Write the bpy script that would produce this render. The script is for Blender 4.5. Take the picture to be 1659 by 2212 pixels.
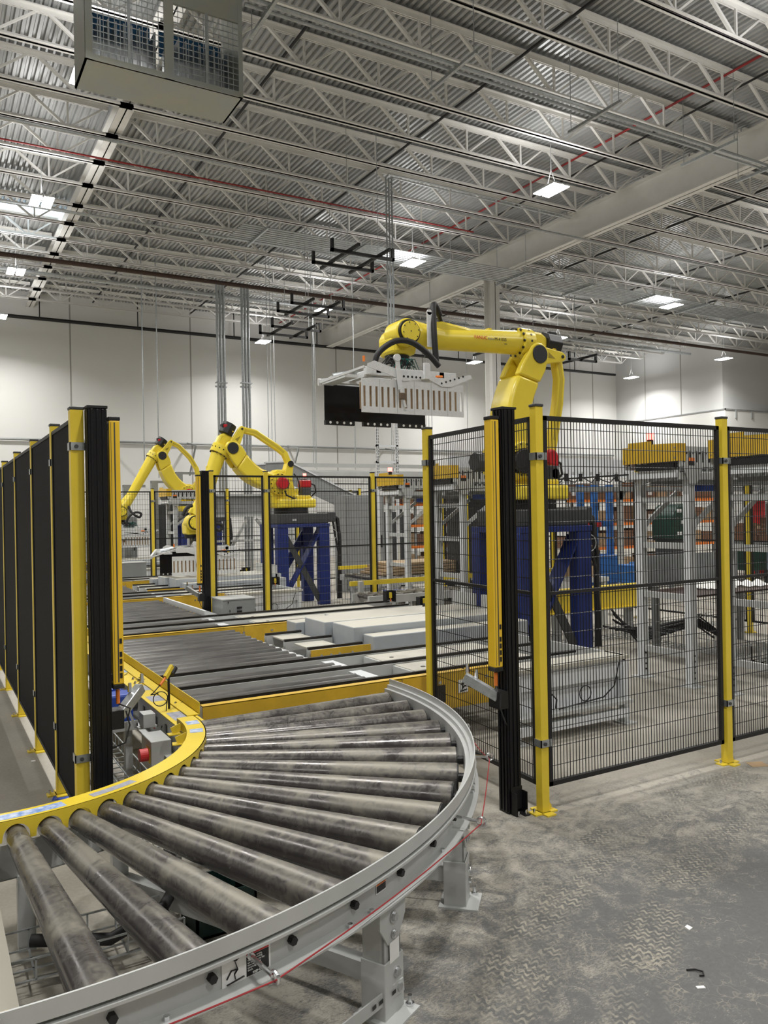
import bpy, math, random
from mathutils import Vector, Matrix
random.seed(7)
PI = math.pi
for o in list(bpy.data.objects): bpy.data.objects.remove(o)
S = bpy.context.scene
COL = S.collection

# ---------------------------------------------------------------- camera, world, exposure
cam_d = bpy.data.cameras.new('camera'); cam = bpy.data.objects.new('camera', cam_d); COL.objects.link(cam)
cam_d.sensor_fit = 'HORIZONTAL'; cam_d.sensor_width = 36.0; cam_d.lens = 36.0 * 1720 / 1659
cam_d.clip_start = 0.05; cam_d.clip_end = 200
fwd = Vector((.5, math.sqrt(3) / 2, 0)); rgt = Vector((math.sqrt(3) / 2, -.5, 0)); upv = Vector((0, 0, 1))
RO = 0.018
r2 = rgt * math.cos(RO) + upv * math.sin(RO) * -1
u2 = upv * math.cos(RO) + rgt * math.sin(RO)
# picture horizontals climb to the right by RO: the camera is rolled by that much
M = Matrix((( r2.x, u2.x, -fwd.x, 0), (r2.y, u2.y, -fwd.y, 0), (r2.z, u2.z, -fwd.z, 0), (0, 0, 0, 1)))
M.translation = Vector((0, 0, 1.6))
cam.matrix_world = M
S.camera = cam
w = bpy.data.worlds.new('hall_surroundings'); S.world = w; w.use_nodes = True
w.node_tree.nodes['Background'].inputs[0].default_value = (0.93, 0.96, 1, 1)
w.node_tree.nodes['Background'].inputs[1].default_value = 0.35
S.view_settings.view_transform = 'Standard'; S.view_settings.look = 'None'
S.view_settings.gamma = 1; S.view_settings.use_curve_mapping = False
S.view_settings.exposure = 0.60
LAMP_W = 96.0      # watts of each high bay lamp
LAMP_XS = (-5.75, 1.85, 9.45, 17.8, 26.0); LAMP_YS = (-3.1, 1.4, 5.9, 10.4, 14.9, 19.4, 23.9); LAMP_Z = 7.1

# ---------------------------------------------------------------- helpers
def mat(name, color, rough=.5, metal=0.0, var=0.0, vscale=6.0, col2=None, bump=0.0, bscale=40.0, emit=None, estr=0, stretch=None, spec=.5, detail=6):
    m = bpy.data.materials.new(name); m.use_nodes = True
    nt = m.node_tree; b = nt.nodes['Principled BSDF']
    b.inputs['Base Color'].default_value = (*color, 1)
    b.inputs['Roughness'].default_value = rough; b.inputs['Metallic'].default_value = metal
    b.inputs['Specular IOR Level'].default_value = spec
    if emit:
        b.inputs['Emission Color'].default_value = (*emit, 1); b.inputs['Emission Strength'].default_value = estr
    tc = nt.nodes.new('ShaderNodeTexCoord'); mp = nt.nodes.new('ShaderNodeMapping')
    nt.links.new(tc.outputs['Object'], mp.inputs['Vector'])
    if stretch: mp.inputs['Scale'].default_value = stretch
    if var > 0 or col2:
        n = nt.nodes.new('ShaderNodeTexNoise'); n.inputs['Scale'].default_value = vscale; n.inputs['Detail'].default_value = detail
        n.inputs['Roughness'].default_value = .65
        nt.links.new(mp.outputs[0], n.inputs['Vector'])
        r = nt.nodes.new('ShaderNodeValToRGB'); r.color_ramp.elements[0].position = .35; r.color_ramp.elements[1].position = .65
        c2 = col2 or tuple(max(0, c * (1 - var)) for c in color)
        r.color_ramp.elements[0].color = (*c2, 1); r.color_ramp.elements[1].color = (*color, 1)
        nt.links.new(n.outputs['Fac'], r.inputs[0]); nt.links.new(r.outputs[0], b.inputs['Base Color'])
    if bump > 0:
        n2 = nt.nodes.new('ShaderNodeTexNoise'); n2.inputs['Scale'].default_value = bscale; n2.inputs['Detail'].default_value = 4
        bp = nt.nodes.new('ShaderNodeBump'); bp.inputs['Strength'].default_value = bump; bp.inputs['Distance'].default_value = .01
        nt.links.new(mp.outputs[0], n2.inputs['Vector']); nt.links.new(n2.outputs['Fac'], bp.inputs['Height']); nt.links.new(bp.outputs[0], b.inputs['Normal'])
    return m

YEL = mat('yellow_powder_coat', (.80, .60, .045), .38, 0, .10, 3, bump=.05, bscale=60)
YEL2 = mat('safety_yellow_sheet', (.70, .44, .035), .42, 0, .18, 5)
RYEL = mat('robot_yellow_paint', (.86, .68, .055), .3, 0, .06, 4, bump=.06, bscale=25)
CYEL = mat('light_curtain_yellow', (.86, .55, .03), .32, 0, .05, 4)
BLK = mat('black_powder_coat', (.008, .008, .009), .5, 0, .2, 20)
BLKG = mat('black_extrusion', (.007, .007, .009), .32, .3)
PANELB = mat('black_sheet_panel', (.0045, .0048, .0055), .75, 0, .35, 5, stretch=(1, .15, 3), spec=.15)
GRY = mat('light_grey_frame_paint', (.50, .51, .50), .4, 0, .10, 4)
GRY2 = mat('mid_grey_paint', (.28, .29, .29), .45, 0, .15, 4)
DGRY = mat('dark_grey_casting', (.055, .058, .06), .5, 0, .2, 8)
WHT = mat('white_powder_coat', (.72, .74, .76), .35, 0, .05, 5)
JOI = mat('white_joist_paint', (.80, .79, .76), .55, 0, .08, 2)
SIL = mat('machined_aluminium', (.78, .79, .79), .36, .25, .10, 30)
GALV = mat('galvanised_steel', (.55, .58, .60), .35, .8, .25, 25)
CHROME = mat('zinc_plated_steel', (.72, .73, .75), .2, 1.0)
DECKP = mat('dusty_tread_plate', (.55, .53, .46), .5, .1, .14, 7, bump=.5, bscale=90)
CHAIN = mat('oily_chain', (.030, .026, .022), .45, .4, .5, 60)
RUB = mat('black_rubber', (.012, .012, .013), .6)
BLUE = mat('dark_blue_pedestal_paint', (.013, .028, .16), .4, 0, .2, 4)
MBLUE = mat('motor_blue', (.02, .07, .42), .38, 0, .15, 10)
LBLUE = mat('lift_blue', (.03, .14, .42), .4)
REDM = mat('red_motor_cap', (.50, .012, .02), .35)
REDC = mat('red_cord', (.33, .02, .025), .5)
ORG = mat('orange_connector', (.85, .22, .03), .4)
GRN = mat('green_machine_paint', (.004, .035, .022), .45)
CARD = mat('cardboard', (.42, .29, .17), .85, 0, .15, 5)
WOOD = mat('pale_timber', (.52, .38, .23), .8, 0, .3, 4, stretch=(1, 12, 12))
LBL_B = mat('blue_sticker', (.18, .30, .62), .4, 0, 0, 30, col2=(.62, .68, .78), detail=2)
LBL_G = mat('grey_worn_sticker', (.42, .42, .46), .4, 0, 0, 40, col2=(.30, .32, .42), detail=2)
WSTK = mat('white_sticker', (.85, .85, .84), .45)
RSTK = mat('red_sticker', (.62, .03, .03), .45)
OSTK = mat('orange_sticker', (.80, .20, .03), .45)
KSTK = mat('black_sticker', (.01, .01, .01), .45)
BROWNP = mat('rust_brown_pipe', (.055, .028, .020), .5)
REDP = mat('red_pipe', (.30, .02, .02), .5)
LAMPM = mat('lamp_diffuser', (1, 1, 1), .5, emit=(1, .98, .93), estr=28)
BEAC = mat('red_beacon_glow', (1, .1, .08), .4, emit=(1, .06, .05), estr=9)
SKYL = mat('skylight_panel', (.7, .85, 1), .4, emit=(.70, .88, 1), estr=.9)
COIL = mat('blue_duct_lining', (.02, .13, .32), .5)
DIRTG = mat('galvanised_duct_sheet', (.40, .43, .43), .42, .35, .12, 2, col2=(.45, .45, .38))
TIRE = mat('loose_paper', (.85, .84, .80), .7)

# dusty worn rollers
def roller_material():
    m = bpy.data.materials.new('dusty_steel_roller'); m.use_nodes = True
    nt = m.node_tree; b = nt.nodes['Principled BSDF']; L = nt.links
    tc = nt.nodes.new('ShaderNodeTexCoord'); mp = nt.nodes.new('ShaderNodeMapping'); L.new(tc.outputs['Object'], mp.inputs[0])
    n1 = nt.nodes.new('ShaderNodeTexNoise'); n1.inputs['Scale'].default_value = 5; n1.inputs['Detail'].default_value = 8; n1.inputs['Distortion'].default_value = .6
    n2 = nt.nodes.new('ShaderNodeTexNoise'); n2.inputs['Scale'].default_value = 22; n2.inputs['Detail'].default_value = 6; n2.inputs['Distortion'].default_value = 2.2
    geo = nt.nodes.new('ShaderNodeNewGeometry'); sp = nt.nodes.new('ShaderNodeSeparateXYZ')
    L.new(mp.outputs[0], n1.inputs[0]); L.new(mp.outputs[0], n2.inputs[0]); L.new(geo.outputs['Normal'], sp.inputs[0])
    mx = nt.nodes.new('ShaderNodeMath'); mx.operation = 'MULTIPLY_ADD'; mx.inputs[1].default_value = .34
    L.new(n2.outputs['Fac'], mx.inputs[0]); 
    ml = nt.nodes.new('ShaderNodeMath'); ml.operation = 'MULTIPLY'; ml.inputs[1].default_value = .68; L.new(n1.outputs['Fac'], ml.inputs[0]); L.new(ml.outputs[0], mx.inputs[2])
    # settled dust lies on upward facing steel
    up = nt.nodes.new('ShaderNodeMath'); up.operation = 'MULTIPLY_ADD'; up.inputs[1].default_value = .16; L.new(sp.outputs['Z'], up.inputs[0]); L.new(mx.outputs[0], up.inputs[2])
    r = nt.nodes.new('ShaderNodeValToRGB'); e = r.color_ramp.elements
    e[0].position = .46; e[0].color = (.080, .074, .074, 1); e[1].position = .76; e[1].color = (.25, .235, .195, 1)
    k = r.color_ramp.elements.new(.58); k.color = (.125, .116, .110, 1)
    L.new(up.outputs[0], r.inputs[0]); L.new(r.outputs[0], b.inputs['Base Color'])
    rr = nt.nodes.new('ShaderNodeMapRange'); rr.inputs['From Min'].default_value = .45; rr.inputs['From Max'].default_value = .75
    rr.inputs['To Min'].default_value = .14; rr.inputs['To Max'].default_value = .52
    L.new(up.outputs[0], rr.inputs[0]); L.new(rr.outputs[0], b.inputs['Roughness'])
    b.inputs['Metallic'].default_value = .45
    return m
ROLL = roller_material()
BEDR = mat('worn_steel_roller', (.20, .195, .185), .3, .45, 0, 3, col2=(.085, .083, .082), stretch=(.6, 5, 5), detail=8)
def dusty_top(name, paint, dust):
    # painted sheet whose upward faces carry settled dust
    m = mat(name, paint, .45, 0, .08, 4); nt = m.node_tree; b = nt.nodes['Principled BSDF']; old = b.inputs['Base Color'].links[0].from_socket
    g = nt.nodes.new('ShaderNodeNewGeometry'); s = nt.nodes.new('ShaderNodeSeparateXYZ'); r = nt.nodes.new('ShaderNodeValToRGB'); mx = nt.nodes.new('ShaderNodeMixRGB')
    r.color_ramp.elements[0].position = .8; r.color_ramp.elements[1].position = .95
    nt.links.new(g.outputs['Normal'], s.inputs[0]); nt.links.new(s.outputs['Z'], r.inputs[0]); nt.links.new(r.outputs[0], mx.inputs[0]); nt.links.new(old, mx.inputs[1]); mx.inputs[2].default_value = (*dust, 1)
    nt.links.new(mx.outputs[0], b.inputs['Base Color']); return m
COVER = dusty_top('dusty_grey_cover', (.42, .45, .48), (.54, .52, .45))
PANM = dusty_top('dusty_pan', (.42, .44, .44), (.27, .25, .20))

def floor_material():
    m = bpy.data.materials.new('dusty_concrete_floor'); m.use_nodes = True
    nt = m.node_tree; b = nt.nodes['Principled BSDF']; L = nt.links; N = nt.nodes.new
    def math_(op, a, bb=None, c=None, clamp=False):
        n = N('ShaderNodeMath'); n.operation = op; n.use_clamp = clamp
        for i, v in enumerate((a, bb, c)):
            if v is None: continue
            if isinstance(v, (int, float)): n.inputs[i].default_value = v
            else: L.new(v, n.inputs[i])
        return n.outputs[0]
    def noise(sc, det=6, dist=0, vec=None, rough=.6):
        n = N('ShaderNodeTexNoise'); n.inputs['Scale'].default_value = sc; n.inputs['Detail'].default_value = det
        n.inputs['Distortion'].default_value = dist; n.inputs['Roughness'].default_value = rough
        L.new(vec or tc.outputs['Object'], n.inputs['Vector']); return n.outputs['Fac']
    tc = N('ShaderNodeTexCoord'); sp = N('ShaderNodeSeparateXYZ'); L.new(tc.outputs['Object'], sp.inputs[0])
    X, Y = sp.outputs[0], sp.outputs[1]
    base = N('ShaderNodeValToRGB'); e = base.color_ramp.elements
    e[0].position = .3; e[0].color = (.32, .295, .25, 1); e[1].position = .7; e[1].color = (.45, .42, .36, 1)
    L.new(noise(.8, 8), base.inputs[0])
    # trafficked grey patch: an oval worn by trucks in the aisle in front of the fence
    dx = math_('MULTIPLY', math_('SUBTRACT', X, 2.75), .50); dy = math_('MULTIPLY', math_('SUBTRACT', Y, 1.75), .74)
    d = math_('SQRT', math_('ADD', math_('POWER', dx, 2), math_('POWER', dy, 2)))
    wear = math_('MULTIPLY', math_('SUBTRACT', 1.18, d), 1.5)
    wear = math_('ADD', wear, math_('MULTIPLY', math_('SUBTRACT', noise(7.0, 10, 1.6), .5), 3.6))
    mpv = N('ShaderNodeMapping'); mpv.inputs['Rotation'].default_value = (0, 0, .35); mpv.inputs['Scale'].default_value = (1, 3.2, 1); L.new(tc.outputs['Object'], mpv.inputs[0])
    scr = noise(34, 11, 2.6, mpv.outputs[0], .75)
    wear = math_('ADD', wear, math_('MULTIPLY', math_('SUBTRACT', scr, .5), 5.5))
    wr = N('ShaderNodeValToRGB'); wr.color_ramp.elements[0].position = .0; wr.color_ramp.elements[1].position = 1.0; L.new(wear, wr.inputs[0])
    mix = N('ShaderNodeMixRGB'); L.new(wr.outputs[0], mix.inputs[0]); L.new(base.outputs[0], mix.inputs[1]); mix.inputs[2].default_value = (.125, .125, .123, 1)
    # tyre tread curls of dust, following the turning circle of the trucks
    cx_, cy_ = 4.1, -.6
    ax = math_('SUBTRACT', X, cx_); ay = math_('SUBTRACT', Y, cy_)
    R = math_('SQRT', math_('ADD', math_('POWER', ax, 2), math_('POWER', ay, 2)))
    A = math_('ARCTAN2', ay, ax)
    def track(r0, wd):
        t = math_('SUBTRACT', wd, math_('ABSOLUTE', math_('SUBTRACT', R, r0)))
        return math_('MULTIPLY', t, 14, clamp=True)
    tr = math_('MAXIMUM', track(3.63, .17), track(3.22, .14))
    wv = math_('SINE', math_('ADD', math_('MULTIPLY', A, 620), math_('ADD', math_('MULTIPLY', noise(11, 4, 1.0), 11), math_('MULTIPLY', math_('SINE', math_('MULTIPLY', R, 190)), 1.8))))
    wv = math_('MULTIPLY', math_('ADD', wv, .25), 1.3, clamp=True)
    brk = math_('MULTIPLY', math_('SUBTRACT', noise(3.2, 5, .6), .38), 6, clamp=True)
    tread = math_('MULTIPLY', math_('MULTIPLY', tr, wv), brk)
    m2 = N('ShaderNodeMixRGB'); L.new(math_('MULTIPLY', math_('MULTIPLY', tr, brk), .62), m2.inputs[0]); L.new(mix.outputs[0], m2.inputs[1]); m2.inputs[2].default_value = (.10, .10, .098, 1)
    m3 = N('ShaderNodeMixRGB'); L.new(math_('MULTIPLY', math_('MULTIPLY', tread, math_('MULTIPLY', math_('SUBTRACT', noise(30, 5, 1), .40), 6, clamp=True)), .75), m3.inputs[0]); L.new(m2.outputs[0], m3.inputs[1]); m3.inputs[2].default_value = (.40, .37, .30, 1)
    # scuffed dust flecks
    vo = N('ShaderNodeTexVoronoi'); vo.feature = 'DISTANCE_TO_EDGE'; vo.inputs['Scale'].default_value = 17
    dn = N('ShaderNodeTexNoise'); dn.inputs['Scale'].default_value = 14; L.new(tc.outputs['Object'], dn.inputs['Vector'])
    va = N('ShaderNodeVectorMath'); va.operation = 'MULTIPLY_ADD'; va.inputs[1].default_value = (.16, .16, 0); L.new(dn.outputs['Color'], va.inputs[0]); L.new(tc.outputs['Object'], va.inputs[2])
    L.new(va.outputs[0], vo.inputs['Vector'])
    fl = math_('MULTIPLY', math_('SUBTRACT', .045, vo.outputs['Distance']), 30, clamp=True)
    fl = math_('MULTIPLY', fl, math_('MULTIPLY', math_('SUBTRACT', noise(2.6, 4), .5), 7, clamp=True))
    fl = math_('MULTIPLY', fl, math_('MULTIPLY', wear, .5, clamp=True))
    m4 = N('ShaderNodeMixRGB'); L.new(fl, m4.inputs[0]); L.new(m3.outputs[0], m4.inputs[1]); m4.inputs[2].default_value = (.36, .33, .27, 1)
    # fine grain
    gr = N('ShaderNodeMixRGB'); gr.blend_type = 'MULTIPLY'; gr.inputs[0].default_value = .35; L.new(m4.outputs[0], gr.inputs[1])
    gc = N('ShaderNodeValToRGB'); gc.color_ramp.elements[0].position = .3; gc.color_ramp.elements[0].color = (.55, .55, .55, 1); gc.color_ramp.elements[1].position = .7
    L.new(noise(55, 4), gc.inputs[0]); L.new(gc.outputs[0], gr.inputs[2])
    L.new(gr.outputs[0], b.inputs['Base Color']); b.inputs['Roughness'].default_value = .62; b.inputs['Specular IOR Level'].default_value = .35
    return m

class MB:
    def __init__(self): self.v = []; self.f = []; self.parts = []
    def add(self, vs, fs):
        self.parts.append((vs, fs)); n = len(self.v); self.v += [tuple(p) for p in vs]; self.f += [tuple(i + n for i in f) for f in fs]; return self
    def box(self, x0, x1, y0, y1, z0, z1):
        return self.add([(x, y, z) for x in (x0, x1) for y in (y0, y1) for z in (z0, z1)],
                        [(0, 1, 3, 2), (4, 6, 7, 5), (0, 4, 5, 1), (2, 3, 7, 6), (0, 2, 6, 4), (1, 5, 7, 3)])
    def bar(self, p, q, wd, ht, up=(0, 0, 1)):
        p = Vector(p); q = Vector(q); d = (q - p).normalized(); u = Vector(up)
        if abs(d.dot(u)) > .99: u = Vector((0, 1, 0))
        s = d.cross(u).normalized(); u = s.cross(d).normalized()
        a = s * wd / 2; b = u * ht / 2
        vs = [p - a - b, p + a - b, p + a + b, p - a + b, q - a - b, q + a - b, q + a + b, q - a + b]
        return self.add(vs, [(3, 2, 1, 0), (4, 5, 6, 7), (0, 1, 5, 4), (1, 2, 6, 5), (2, 3, 7, 6), (3, 0, 4, 7)])
    def cyl(self, p, q, r0, r1=None, n=16):
        if r1 is None: r1 = r0
        p = Vector(p); q = Vector(q); d = (q - p).normalized()
        u = Vector((0, 0, 1)) if abs(d.z) < .95 else Vector((1, 0, 0))
        s = d.cross(u).normalized(); u = s.cross(d)
        vs = []
        for c, r in ((p, r0), (q, r1)):
            for i in range(n):
                a = 2 * PI * i / n; vs.append(c + s * math.cos(a) * r + u * math.sin(a) * r)
        fs = [(i, (i + 1) % n, n + (i + 1) % n, n + i) for i in range(n)] + [tuple(range(n))[::-1], tuple(range(n, 2 * n))]
        return self.add(vs, fs)
    def tube(self, pts, r, n=8, closed=False):
        pts = [Vector(p) for p in pts]; rings = []; m = len(pts); prev = None; vs = []
        for i, p in enumerate(pts):
            a = pts[i - 1] if (i > 0 or closed) else p; b = pts[(i + 1) % m] if (i < m - 1 or closed) else p
            d = (b - a).normalized()
            u = prev if prev is not None else (Vector((0, 0, 1)) if abs(d.z) < .9 else Vector((1, 0, 0)))
            s = d.cross(u).normalized(); u = s.cross(d).normalized(); prev = u
            for k in range(n):
                t = 2 * PI * k / n; vs.append(p + s * math.cos(t) * r + u * math.sin(t) * r)
        fs = []
        for i in range(m if closed else m - 1):
            j = (i + 1) % m
            for k in range(n): fs.append((i * n + k, i * n + (k + 1) % n, j * n + (k + 1) % n, j * n + k))
        if not closed: fs += [tuple(range(n))[::-1], tuple(range((m - 1) * n, m * n))]
        return self.add(vs, fs)
    def prism(self, poly, y0, y1, ax='y'):
        n = len(poly)
        if ax == 'y': vs = [(a, y0, b) for a, b in poly] + [(a, y1, b) for a, b in poly]
        elif ax == 'z': vs = [(a, b, y0) for a, b in poly] + [(a, b, y1) for a, b in poly]
        else: vs = [(y0, a, b) for a, b in poly] + [(y1, a, b) for a, b in poly]
        return self.add(vs, [tuple(range(n)), tuple(range(n, 2 * n))[::-1]] + [(i, n + i, n + (i + 1) % n, (i + 1) % n) for i in range(n)])
    def arc(self, cx, cy, prof, a0, a1, n=48):
        m = len(prof); vs = []
        for i in range(n + 1):
            a = a0 + (a1 - a0) * i / n
            for r, z in prof: vs.append((cx + r * math.cos(a), cy + r * math.sin(a), z))
        fs = [(i * m + k, i * m + (k + 1) % m, (i + 1) * m + (k + 1) % m, (i + 1) * m + k) for i in range(n) for k in range(m)]
        fs += [tuple(range(m)), tuple(range(n * m, n * m + m))[::-1]]
        return self.add(vs, fs)
    def build_each(self, name, m, parent=None, bevel=0):
        for vs, fs in self.parts: MB().add(vs, fs).build(name, m, parent, bevel)
    def build(self, name, m, parent=None, bevel=0, smooth=False):
        me = bpy.data.meshes.new(name)
        base = Vector((0, 0, 0)); p = parent
        while p is not None: base = base + Vector(p.location); p = p.parent
        vs = [(a - base.x, b - base.y, c - base.z) for a, b, c in self.v]
        me.from_pydata(vs, [], self.f); me.materials.append(m); me.validate()
        import bmesh
        bm = bmesh.new(); bm.from_mesh(me); bmesh.ops.recalc_face_normals(bm, faces=bm.faces); bm.to_mesh(me); bm.free()
        o = bpy.data.objects.new(name, me); COL.objects.link(o)
        if parent is not None: o.parent = parent
        if bevel:
            b = o.modifiers.new('bevel', 'BEVEL'); b.width = bevel; b.segments = 2; b.limit_method = 'ANGLE'; b.angle_limit = .6
        if smooth:
            me.polygons.foreach_set('use_smooth', [True] * len(me.polygons)); me.set_sharp_from_angle(angle=.75) if hasattr(me, 'set_sharp_from_angle') else None
        return o

def thing(name, label, cat, loc=(0, 0, 0), group=None):
    o = bpy.data.objects.new(name, None); COL.objects.link(o); o.location = loc; o.empty_display_size = .1
    o['label'] = label; o['category'] = cat
    if group: o['group'] = group
    return o
def tag(o, label, cat, group=None):
    o['label'] = label; o['category'] = cat
    if group: o['group'] = group
    return o
def struct(o): o['kind'] = 'structure'; return o
def dup(o, d, label, group=None, parent=None):
    c = o.copy(); COL.objects.link(c); c.parent = parent
    if parent is None:
        c.location = Vector(o.location) + Vector(d); c['label'] = label
        if group: c['group'] = group
    for ch in list(o.children): dup(ch, d, None, None, c)
    return c
def text(s, name, m, size, loc, xdir, updir, parent=None, center=False, depth=0.0008):
    cu = bpy.data.curves.new('lettering', 'FONT'); cu.body = s; cu.size = size; cu.extrude = depth
    if center: cu.align_x = 'CENTER'
    t = bpy.data.objects.new('lettering', cu); COL.objects.link(t)
    dg = bpy.context.evaluated_depsgraph_get(); dg.update()
    me = bpy.data.meshes.new_from_object(t.evaluated_get(dg)); bpy.data.objects.remove(t)
    x = Vector(xdir).normalized(); u = Vector(updir).normalized(); z = x.cross(u)
    Mx = Matrix(((x.x, u.x, z.x, loc[0]), (x.y, u.y, z.y, loc[1]), (x.z, u.z, z.z, loc[2]), (0, 0, 0, 1)))
    base = Vector((0, 0, 0)); p = parent
    while p is not None: base = base + Vector(p.location); p = p.parent
    me.transform(Matrix.Translation(-base) @ Mx); me.materials.clear(); me.materials.append(m)
    o = bpy.data.objects.new(name, me); COL.objects.link(o); o.parent = parent
    return o
def each(name, specs, m, parent, bevel=0):
    # one child mesh per piece
    for f in specs:
        b = MB(); getattr(b, f[0])(*f[1:]); b.build(name, m, parent, bevel)
ORD = ['first', 'second', 'third', 'fourth', 'fifth', 'sixth', 'seventh', 'eighth', 'ninth', 'tenth', 'eleventh', 'twelfth', 'thirteenth', 'fourteenth', 'fifteenth', 'sixteenth', 'seventeenth', 'eighteenth', 'nineteenth', 'twentieth', 'twenty-first', 'twenty-second', 'twenty-third', 'twenty-fourth', 'twenty-fifth', 'twenty-sixth', 'twenty-seventh', 'twenty-eighth', 'twenty-ninth', 'thirtieth']
# ---------------------------------------------------------------- hall shell
XW0, XW1, YW0, YW1 = -13.0, 36.0, -9.0, 26.2
struct(MB().box(XW0, XW1, YW0, YW1, -.2, 0).build('floor', floor_material()))
WALLM = mat('white_wall_panel', (.74, .74, .72), .7, 0, .03, .5)
WALLG = mat('grey_wall_panel', (.62, .625, .62), .7, 0, .03, .5)
struct(MB().box(XW0, XW1, YW1, YW1 + .25, 0, 8.6).build('wall_back', WALLM))
struct(MB().box(XW0 - .25, XW0, YW0, YW1, 0, 8.6).build('wall_left', WALLM))
struct(MB().box(XW1, XW1 + .25, YW0, YW1, 0, 8.6).build('wall_right', WALLG))
struct(MB().box(XW0, XW1, YW0 - .25, YW0, 0, 8.6).build('wall_front', WALLM))
# projecting room in the far right corner: grey upper part, white lower part standing slightly proud
struct(MB().box(27.5, XW1, 20.6, YW1, 5.35, 8.6).build('wall_corner_room_upper', WALLG))
struct(MB().box(27.3, XW1, 20.35, YW1, 0, 5.4).build('wall_corner_room_lower', WALLM))
tr = MB(); tr.box(27.28, XW1, 20.32, 20.36, 5.38, 5.43)
tr.box(27.28, 27.31, 20.32, 26.2, 5.38, 5.43)
for xx in (27.9, 28.9, 30.2): tr.box(xx, xx + .05, 20.30, 20.35, 5.08, 5.4)
struct(tr.build('trim_1', GRY2))
# grooves between the wall panels
g = MB()
for xx in (-6.8, -3.2, .4, 4.0, 7.78, 9.6, 13.2, 17.0, 20.6, 22.6, 24.7, 26.05): g.box(xx - .022, xx + .022, YW1 - .006, YW1, 0, 8.6)
for yy in (24.5, 22.6): g.box(27.49, 27.5, yy - .02, yy + .02, 5.4, 8.6)
struct(g.build('trim_2', mat('joint_sealant', (.36, .35, .33), .8)))
# roof deck: corrugated steel, flutes along y
dk = MB(); P = .105; x = XW0; prof = []
while x < XW1:
    prof += [(x, 8.455), (x + .045, 8.455), (x + .06, 8.495), (x + .09, 8.495)]; x += P
n = len(prof)
dk.add([(a, YW0, b) for a, b in prof] + [(a, YW1, b) for a, b in prof], [(i, i + 1, n + i + 1, n + i) for i in range(n - 1)])
struct(dk.build('ceiling', mat('galvanised_roof_deck', (.48, .49, .49), .36, .35, .3, 1.4, stretch=(1, .12, 1))))
struct(MB().box(XW0, XW1, YW0, YW1, 8.56, 8.7).build('ceiling_insulation', GRY2))

def hbeam(name, x, z0, z1, y0, y1, fl=.26):
    b = MB(); b.box(x - .01, x + .01, y0, y1, z0, z1); b.box(x - fl / 2, x + fl / 2, y0, y1, z0, z0 + .022); b.box(x - fl / 2, x + fl / 2, y0, y1, z1 - .022, z1)
    return b.build(name, JOI)
tag(hbeam('steel_girder', 12.8, 7.60, 8.24, YW0, YW1), 'big white steel girder crossing the ceiling, seated on the white column', 'girder')
# the left girder carries gusset plates at each joist
gl = thing('steel_girder', 'white steel girder in the upper left above the grilled duct box', 'girder', (2.85, 8, 7.86))
b = MB(); x = 2.85; b.box(x - .01, x + .01, YW0, YW1, 7.99, 8.24); b.box(x - .11, x + .11, YW0, YW1, 7.99, 8.01); b.box(x - .1, x + .1, YW0, YW1, 8.22, 8.24)
b.build('flanges_and_web', JOI, gl)
col = thing('steel_column', 'tall white steel column behind the nearest robot arm', 'column', (12.8, 16.4, 0))
b = MB(); b.box(12.66, 12.94, 16.25, 16.27, 0, 7.6); b.box(12.66, 12.94, 16.53, 16.55, 0, 7.6); b.box(12.79, 12.81, 16.25, 16.55, 0, 7.6)
b.build('shaft', JOI, col); MB().box(12.55, 13.05, 16.15, 16.65, 0, .03).build('base_plate', JOI, col)
MB().box(12.64, 12.96, 16.2, 16.6, 7.57, 7.6).build('cap_plate', JOI, col)

def joist(xa, xb, y, label):
    t = thing('roof_joist', label, 'joist', (xa, y, 8.4), 'open web roof joists')
    zt, zb = 8.40, 7.92
    b = MB(); b.box(xa, xb, y - .075, y - .01, zt, zt + .014); b.box(xa, xb, y + .01, y + .075, zt, zt + .014)
    b.box(xa, xb, y - .024, y - .01, zt - .055, zt); b.box(xa, xb, y + .01, y + .024, zt - .055, zt)
    b.build('top_chord', JOI, t)
    b = MB(); a0, a1 = (xa - .25 if 2 < xa < 3 else xa + .55), (xb + .15 if xb < 3 else xb - .6)
    b.box(a0, a1, y - .062, y - .01, zb, zb + .014); b.box(a0, a1, y + .01, y + .062, zb, zb + .014)
    b.box(a0, a1, y - .024, y - .01, zb, zb + .055); b.box(a0, a1, y + .01, y + .024, zb, zb + .055)
    b.build('bottom_chord', JOI, t)
    b = MB(); nn = max(1, round((xb - xa) / 1.24)); d = (xb - xa) / nn
    for i in range(nn):
        c = xa + d * (i + .5)
        b.bar((c - d / 2 + .05, y, zt - .02), (c - .03, y, zb + .03), .045, .04); b.bar((c + d / 2 - .05, y, zt - .02), (c + .03, y, zb + .03), .03, .028)
        b.bar((c, y, zt - .01), (c, y, zb + .03), .03, .03)
    b.build('web', JOI, t)
    return t
ys = [25.0 - 1.13 * i for i in range(19)]
BAYS = ((-7.4, 2.75, 'left of the duct box'), (2.95, 12.7, 'over the robots'), (12.9, 27.2, 'right of the big girder'))
for bi, (xa, xb, nm) in enumerate(BAYS):
    for i, y in enumerate(ys):
        if bi == 2 and y > 20.5: xe = 27.2
        else: xe = xb if bi < 2 else 35
        if bi == 0 and y < 8: continue
        joist(xa, xe, y, 'white roof joist %s, %s from far wall' % (nm, ORD[i]))

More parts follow.
